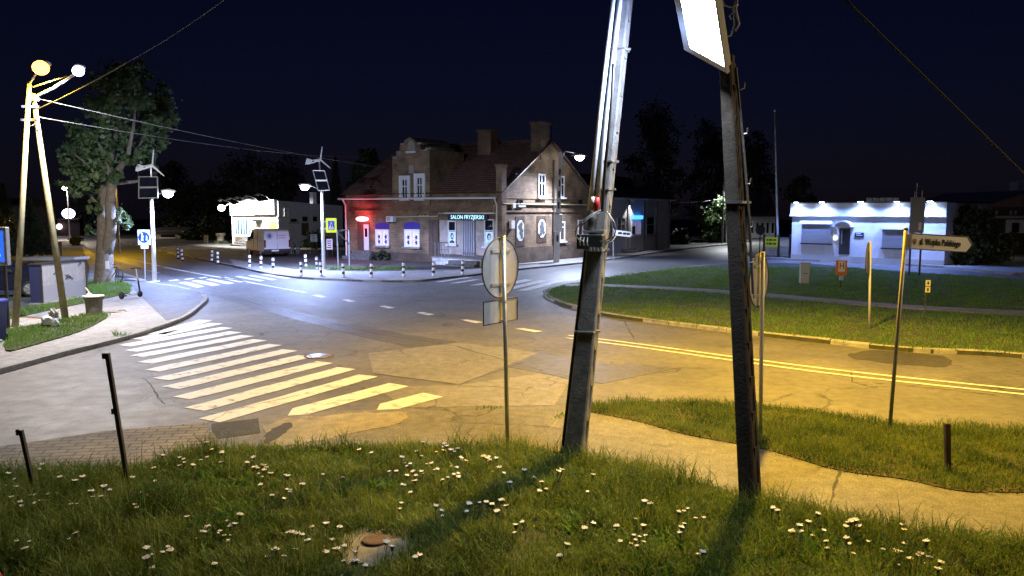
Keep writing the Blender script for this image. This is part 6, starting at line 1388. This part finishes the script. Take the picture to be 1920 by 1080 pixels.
for k, (z, w) in enumerate(((1.6, .6), (1.42, .5), (1.25, .66), (.95, .4))): mb.box((-.012 + .03, -.35, z), (.05, w, .035))
mb.build('lettering', ink, van)
# dark car behind the shelter
cbp = G(43, 557, .12); car = thing('parked_car', 'dark blue car parked behind the metal bin shelter', 'car', cbp + Vector((-.2, .75, 0)), R(20))
mb = MB(); body_loft(mb, [(-2.9, .3), (-2.95, .8), (-2.7, 1.05), (-2.1, 1.42), (-.9, 1.5), (.1, 1.0), (.9, .82), (1.0, .55), (1.0, .3)], .88, .85, .35); mb.build('body', mat('car_paint', (.012, .014, .03), .18), car, bevel=.06)
for x in (.2, -2.3):
    for s in (-1, 1): wheel(car, (x, s * .8, .32), .32, .2, s)
mb = MB(); P = [(-2.5, 1.0), (-2.0, 1.36), (-1.0, 1.42), (-.15, 1.02)]; mb.add([(x, -.88 + (z - .85) * .35 - .004, z) for x, z in P], [(3, 2, 1, 0)]); mb.build('side_window', M['glass'], car)
mb = MB(); mb.add([(-.82, -.66, 1.46), (-.82, .66, 1.46), (.04, .8, 1.04), (.04, -.8, 1.04)], [(0, 3, 2, 1)]); mb.build('windscreen', M['glass'], car)
for s in (-1, 1): mb = MB(); mb.ell((.92, s * .66, .7), (.1, .2, .09)); mb.build('headlight', mat('car_lamp', (.5, .55, .6), .1), car, True)
mb = MB(); mb.box((-.5, -.85, 1.05), (.18, .16, .12)); mb.build('wing_mirror', M['black'], car, bevel=.02)

# ------------------------------------------------------------------ left corner objects
s0, s1 = G(79, 571, .12), G(162, 556, .12); d = s1 - s0; ln = d.length
bsH = thing('bin_shelter', 'corrugated metal bin shelter covered in graffiti on the left corner', 'shelter', s0, math.atan2(d.y, d.x))
h0 = at(72, 495, s0.y).z - .12
mb = MB()
n = 60
V = []
for k in range(n + 1):
    x = ln * k / n; y = -.012 * (1 + math.cos(k * math.pi * .8)); V += [(x, y, h0 * .46), (x, y, h0 - .05)]
mb.add(V, [(2 * k, 2 * k + 2, 2 * k + 3, 2 * k + 1) for k in range(n)]); mb.build('corrugated_panel', mat('corrugated_zinc', (.5, .5, .54), .45, .5, col2=(.62, .62, .66), scale=2.5), bsH)
mb = MB(); mb.b2((0, -.02, .04), (ln, .01, h0 * .46)); mb.build('lower_panel', mat('zinc_sheet', (.46, .46, .5), .5, .4), bsH)
mb = MB(); mb.b2((.0, .012, .0), (ln, .42, h0 - .06)); mb.build('carcass', mat('dark_blue_sheet', (.03, .035, .09), .5), bsH)
mb = MB(); mb.box((ln / 2, .2, h0 - .02), (ln + .08, .5, .05)); mb.build('roof', M['dsteel'], bsH)
for x in (0, ln): mb = MB(); mb.box((x, -.03, h0 / 2), (.05, .05, h0 - .09)); mb.build('post', M['dsteel'], bsH)
mb = MB(); rr_ = random.Random(5)
for cx_, cz_, w in ((ln * .32, h0 * .72, .2), (ln * .62, h0 * .6, .3), (ln * .85, h0 * .9, .14)):
    P = [(cx_ + rr_.uniform(-w, w), -.035, cz_ + rr_.uniform(-.12, .12)) for _ in range(7)]; mb.tube(P, .012, 4)
mb.build('graffiti', mat('spray_paint', (.06, .06, .12), .6), bsH)
mb = MB(); mb.box((ln / 2, .1, .02), (ln + .3, .7, .06)); mb.build('concrete_base', M['kerb'], bsH)
g = thing('concrete_bin', 'round concrete litter bin with rubbish beside the pavement edge', 'litter bin', G(177, 590, .12))
mb = MB(); mb.lathe([(.22, 0), (.24, .05), (.27, .5), (.31, .54), (.31, .6), (.26, .6), (.24, .45), (.02, .42)], 18); mb.build('drum', M['worn'], g)
mb = MB(); mb.lathe([(.27, .602), (.325, .602), (.325, .63), (.27, .63)], 18); mb.build('rim', M['white'], g)
mb = MB(); mb.ell((-.12, -.03, .62), (.09, .08, .1), jit=.15); mb.ell((.06, .05, .56), (.12, .1, .08), jit=.2); mb.build('rubbish', M['white'], g)
mb = MB(); mb.tube([(-.1, .1, .6), (-.4, .3, .85)], .025, 6); mb.build('stick', M['beige'], g)
g = thing('rubbish_sack', 'crumpled pale rubbish sack lying on the small grass island', 'sack', G(95, 612, .15))
def crumple(c, r, seed):
    rg = random.Random(seed); mb = MB(); mb.ell(c, r, 16, 10); mb.v = [(x + rg.uniform(-.03, .03), y + rg.uniform(-.03, .03), max(0, z + rg.uniform(-.03, .03))) for x, y, z in mb.v]; return mb
crumple((0, 0, .14), (.24, .2, .2), 3).build('bag', M['white'], g); crumple((.08, .05, .36), (.14, .12, .16), 4).build('bag_neck', mat('dirty_white', (.4, .39, .35), .7), g)
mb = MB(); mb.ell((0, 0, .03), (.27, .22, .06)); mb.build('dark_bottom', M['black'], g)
g = thing('cardboard_scrap', 'flattened pale paper scrap lying on the corner pavement', 'litter', G(207, 585, .125)); mb = MB()
mb.add([(-.25, -.1, .005), (.2, -.16, .02), (.34, .05, .012), (.1, .12, .05), (-.2, .1, .015)], [(0, 1, 2, 3, 4)]); mb.tube([(.2, .1, .03), (.42, .16, .05), (.5, .05, .02)], .02, 5); mb.build('sheet', M['worn'], g)
b = G(247, 559, .125); g = thing('electric_scooter', 'black electric scooter parked on the corner pavement', 'scooter', b, R(70))
mb = MB(); mb.box((-.05, 0, .13), (.75, .15, .06)); mb.build('deck', M['black'], g, bevel=.015)
for x in (-.48, .42):
    mb = MB(); mb.lathe([(.02, -.03), (.11, -.03), (.125, 0), (.11, .03), (.02, .03)], 18); mb.v = [(x + a, c_, .125 + b_) for a, b_, c_ in mb.v]; mb.build('wheel', M['rubber'], g, True)
mb = MB(); mb.tube([(.3, 0, .14), (.42, 0, .2), (.34, 0, .72)], .035, 8); mb.build('stem', M['black'], g)
mb = MB(); mb.tube([(.34, 0, .6), (.28, 0, 1.12)], .022, 8); mb.build('upper_stem', M['gray'], g)
mb = MB(); mb.tube([(.26, -.24, 1.12), (.29, 0, 1.15), (.26, .24, 1.12)], .02, 8); mb.build('handlebar', M['black'], g)
mb = MB(); mb.tube([(-.6, 0, .2), (-.48, 0, .27), (-.36, 0, .22)], .03, 6); mb.build('mudguard', M['black'], g)
mb = MB(); mb.box((-.05, -.077, .13), (.5, .006, .03)); mb.build('side_strip', M['white'], g)
g = thing('fallen_bicycle', 'dark bicycle lying against the maple trunk', 'bicycle', G(213, 531, .13), R(-35))
for x in (-.5, .5):
    mb = MB(); mb.tube([(x + .31 * math.cos(a), .08 * math.sin(a), .33 + .31 * math.sin(a)) for a in np.linspace(0, 6.283, 25)], .022, 6); mb.build('wheel', M['rubber'], g)
mb = MB(); 
for a, c_ in (((-.5, 0, .33), (-.1, 0, .3)), ((-.1, 0, .3), (-.22, .05, .78)), ((-.5, 0, .33), (-.2, .04, .7)), ((-.1, 0, .3), (.36, .05, .72)), ((-.2, .05, .72), (.35, .05, .76)), ((.5, 0, .33), (.33, .05, .85))): mb.tube([a, c_], .02, 6)
mb.build('frame', M['dsteel'], g); mb = MB(); mb.box((-.23, .05, .82), (.24, .12, .05)); mb.build('saddle', M['black'], g); mb = MB(); mb.tube([(.3, -.2, .9), (.33, .05, .92), (.3, .3, .9)], .018, 6); mb.build('handlebar', M['black'], g)
p = at(201, 497, B.y - .58); g = thing('reflector_plate', 'small white reflective plate nailed to the maple trunk', 'plate', p); mb = MB(); mb.box((0, 0, 0), (.16, .02, .36)); mb.build('plate', mat('reflector_white', (.8, .8, .85), .4), g)
mb = MB(); mb.box((0, .06, 0), (.03, .1, .03)); mb.build('nail', M['dsteel'], g)
g = thing('marker_post', 'short pale stake in the grass left of the maple trunk', 'post', G(181, 528, .13)); mb = MB(); mb.tube([(0, 0, 0), (-.03, 0, .34)], [.06, .045], 8); mb.build('stake', M['white'], g); mb = MB(); mb.tube([(-.03, 0, .341), (-.032, 0, .4)], .046, 8); mb.build('stake_top', M['gray'], g)
# backlit billboard at the left edge
a, c_ = at(-70, 429, 22.6), at(16, 494, 22.6); w, h = c_.x - a.x, a.z - c_.z
g = thing('lit_billboard', 'backlit blue billboard with white letters cut by the left picture edge', 'billboard', ((a.x + c_.x) / 2, 22.6, 0.1), R(-6)); zc = (a.z + c_.z) / 2 - .1
mb = MB(); mb.box((0, .03, zc), (w + .1, .16, h + .1)); mb.build('frame', M['galv'], g, bevel=.02)
mb = MB(); mb.box((0, -.06, zc), (w - .06, .02, h - .1)); pn = mb.build('panel', emis('billboard_blue', (.03, .17, .95), .75), g)
wl_ = emis('billboard_white', (.75, .95, 1.0), 1.1)
text('H', .17, pn, (w / 2 - .13, -.074, zc - .08), (R(90), 0, 0), wl_, align='RIGHT'); text('W', .17, pn, (w / 2 - .12, -.074, zc - .29), (R(90), 0, 0), wl_, align='RIGHT')
for k in (-.4, .4): mb = MB(); mb.cyl((k * w, .06, 0), (k * w, .06, zc - h / 2), .05, 8); mb.build('post', M['dsteel'], g)
g = thing('blue_recycling_bin', 'dark blue wheeled bin cut by the left picture edge', 'bin', at(-22, 640, 20.4)); g.location.z = .12
mb = MB(); mb.loft([[Vector((x * k, y * k, z)) for x, y in ((-.33, -.36), (.33, -.36), (.33, .36), (-.33, .36))] for z, k in ((.06, .85), (1.0, 1.0))]); mb.build('tub', mat('bin_blue', (.015, .025, .16), .5), g, bevel=.02)
mb = MB(); mb.loft([[Vector((x * k, y * k, z)) for x, y in ((-.35, -.39), (.35, -.39), (.35, .39), (-.35, .39))] for z, k in ((1.002, 1), (1.06, 1.0), (1.1, .9))]); mb.build('lid', mat('lid_blue', (.02, .035, .3), .5), g)
for k in (-.25, .25): mb = MB(); mb.cyl((k - .03, .3, .09), (k + .03, .3, .09), .09, 12); mb.build('wheel', M['rubber'], g)

# ------------------------------------------------------------------ near things
def iron_post(label, base, top, tabs, w=.05):
    b = G(*base, .07); q = at(*top, b.y) - b; t = thing('iron_post', label, 'post', b); a = Vector((0, 0, -.15)); ax = q.normalized()
    mb = MB(); secs = []
    for o_ in (a, q): secs.append([o_ + Vector(v) for v in ((-w / 2, -w / 2, 0), (w / 2, -w / 2, 0), (w / 2, w / 2, 0), (-w / 2, w / 2, 0))])
    mb.loft(secs); mb.build('shaft', M['dsteel'], t, bevel=.005)
    for f in tabs: mb = MB(); mb.box(q * f + Vector((-w * .85, 0, -.03)), (w * .8, w * .5, .07)); mb.build('fence_lug', M['rust'], t)
    return t
iron_post('taller rusty iron fence post on the lawn before the zebra crossing', (241, 899), (201, 662), (.995, .56), .052)
iron_post('shorter rusty iron fence post near the left picture edge', (72, 937), (39, 806), (1.0,), .045)
b = G(1778, 876, .08); g = thing('timber_stake', 'short dark timber stake in the right grass verge', 'stake', b); q = at(1776, 793, b.y) - b
mb = MB(); mb.loft([[o_ + Vector(v) * k for v in ((-.034, -.03, 0), (.034, -.03, 0), (.034, .03, 0), (-.034, .03, 0))] for o_, k in ((Vector((0, 0, -.1)), 1), (q * .97, 1), (q, .7))]); mb.build('shaft', M['wood'], g, bevel=.006)
# road manhole
g = thing('manhole_cover', 'shiny round manhole cover in the road by the zebra crossing', 'manhole cover', G(598, 668, .0))
mb = MB(); mb.lathe([(.30, .002), (.36, .002), (.36, .012), (.30, .016)], 36); mb.build('frame', M['rust'], g)
mb = MB(); mb.lathe([(.005, .006), (.29, .006), (.295, .016), (.28, .019), (.005, .019)], 36); cv = mb.build('cover', mat('polished_iron', (.7, .7, .72), .3, .9, bump=.15, bscale=25), g, True)
mb = MB()
for k in range(8): a = k * math.pi / 4; mb.box((.2 * math.cos(a), .2 * math.sin(a), .021), (.09, .02, .004), a)
mb.build('cover_rib', M['galv'], cv)
g = thing('lawn_manhole', 'sunken concrete slab with rusty round cover in the foreground lawn', 'manhole cover', G(705, 1018, .035))
mb = MB(); n = 22; P = [(.42 * (1 + random.uniform(-.25, .15)) * math.cos(6.283 * k / n), .62 * (1 + random.uniform(-.25, .15)) * math.sin(6.283 * k / n)) for k in range(n)]; mb.prism(P, -.1, .018); mb.build('slab', mat('old_slab', (.17, .155, .12), .9, col2=(.3, .27, .21), scale=6, bump=.5), g)
mb = MB(); mb.lathe([(.11, .032), (.14, .032), (.14, .044), (.11, .05)], 28); mb.build('frame', M['rust'], g)
mb = MB(); mb.lathe([(.005, .033), (.108, .033), (.108, .04), (.005, .04)], 28)
for k in range(12): a = k * math.pi / 6; mb.box((.075 * math.cos(a), .075 * math.sin(a), .043), (.03, .018, .008), a)
mb.build('cover', M['rust'], g)
g = thing('red_pipe', 'bit of red painted pipe in the bottom left picture corner', 'pipe', at(-8, 1085, 5.6)); b = g.location
mb = MB(); mb.tube([(-.02, 0, -.6), (.0, 0, 0), (-.1, .02, .16), (-.4, .03, .3)], .045, 10); mb.build('tube', M['red'], g, True)
mb = MB(); mb.lathe([(.02, -.62), (.09, -.62), (.09, -.58), (.02, -.58)], 12); mb.build('flange', M['dsteel'], g)
for i, (x, y, lab) in enumerate(((1522, 954, 'yellowish stone chip at the path edge by the weathered pole'), (1683, 981, 'small pale stone chip on the lower path edge'))):
    g = thing('stone_chip', lab, 'stone', G(x, y, .05), R(-25 + 30 * i)); mb = MB(); mb.ell((0, 0, .02), (.085, .04, .03), 10, 6, jit=.2); mb.build('chip', M['worn'], g)
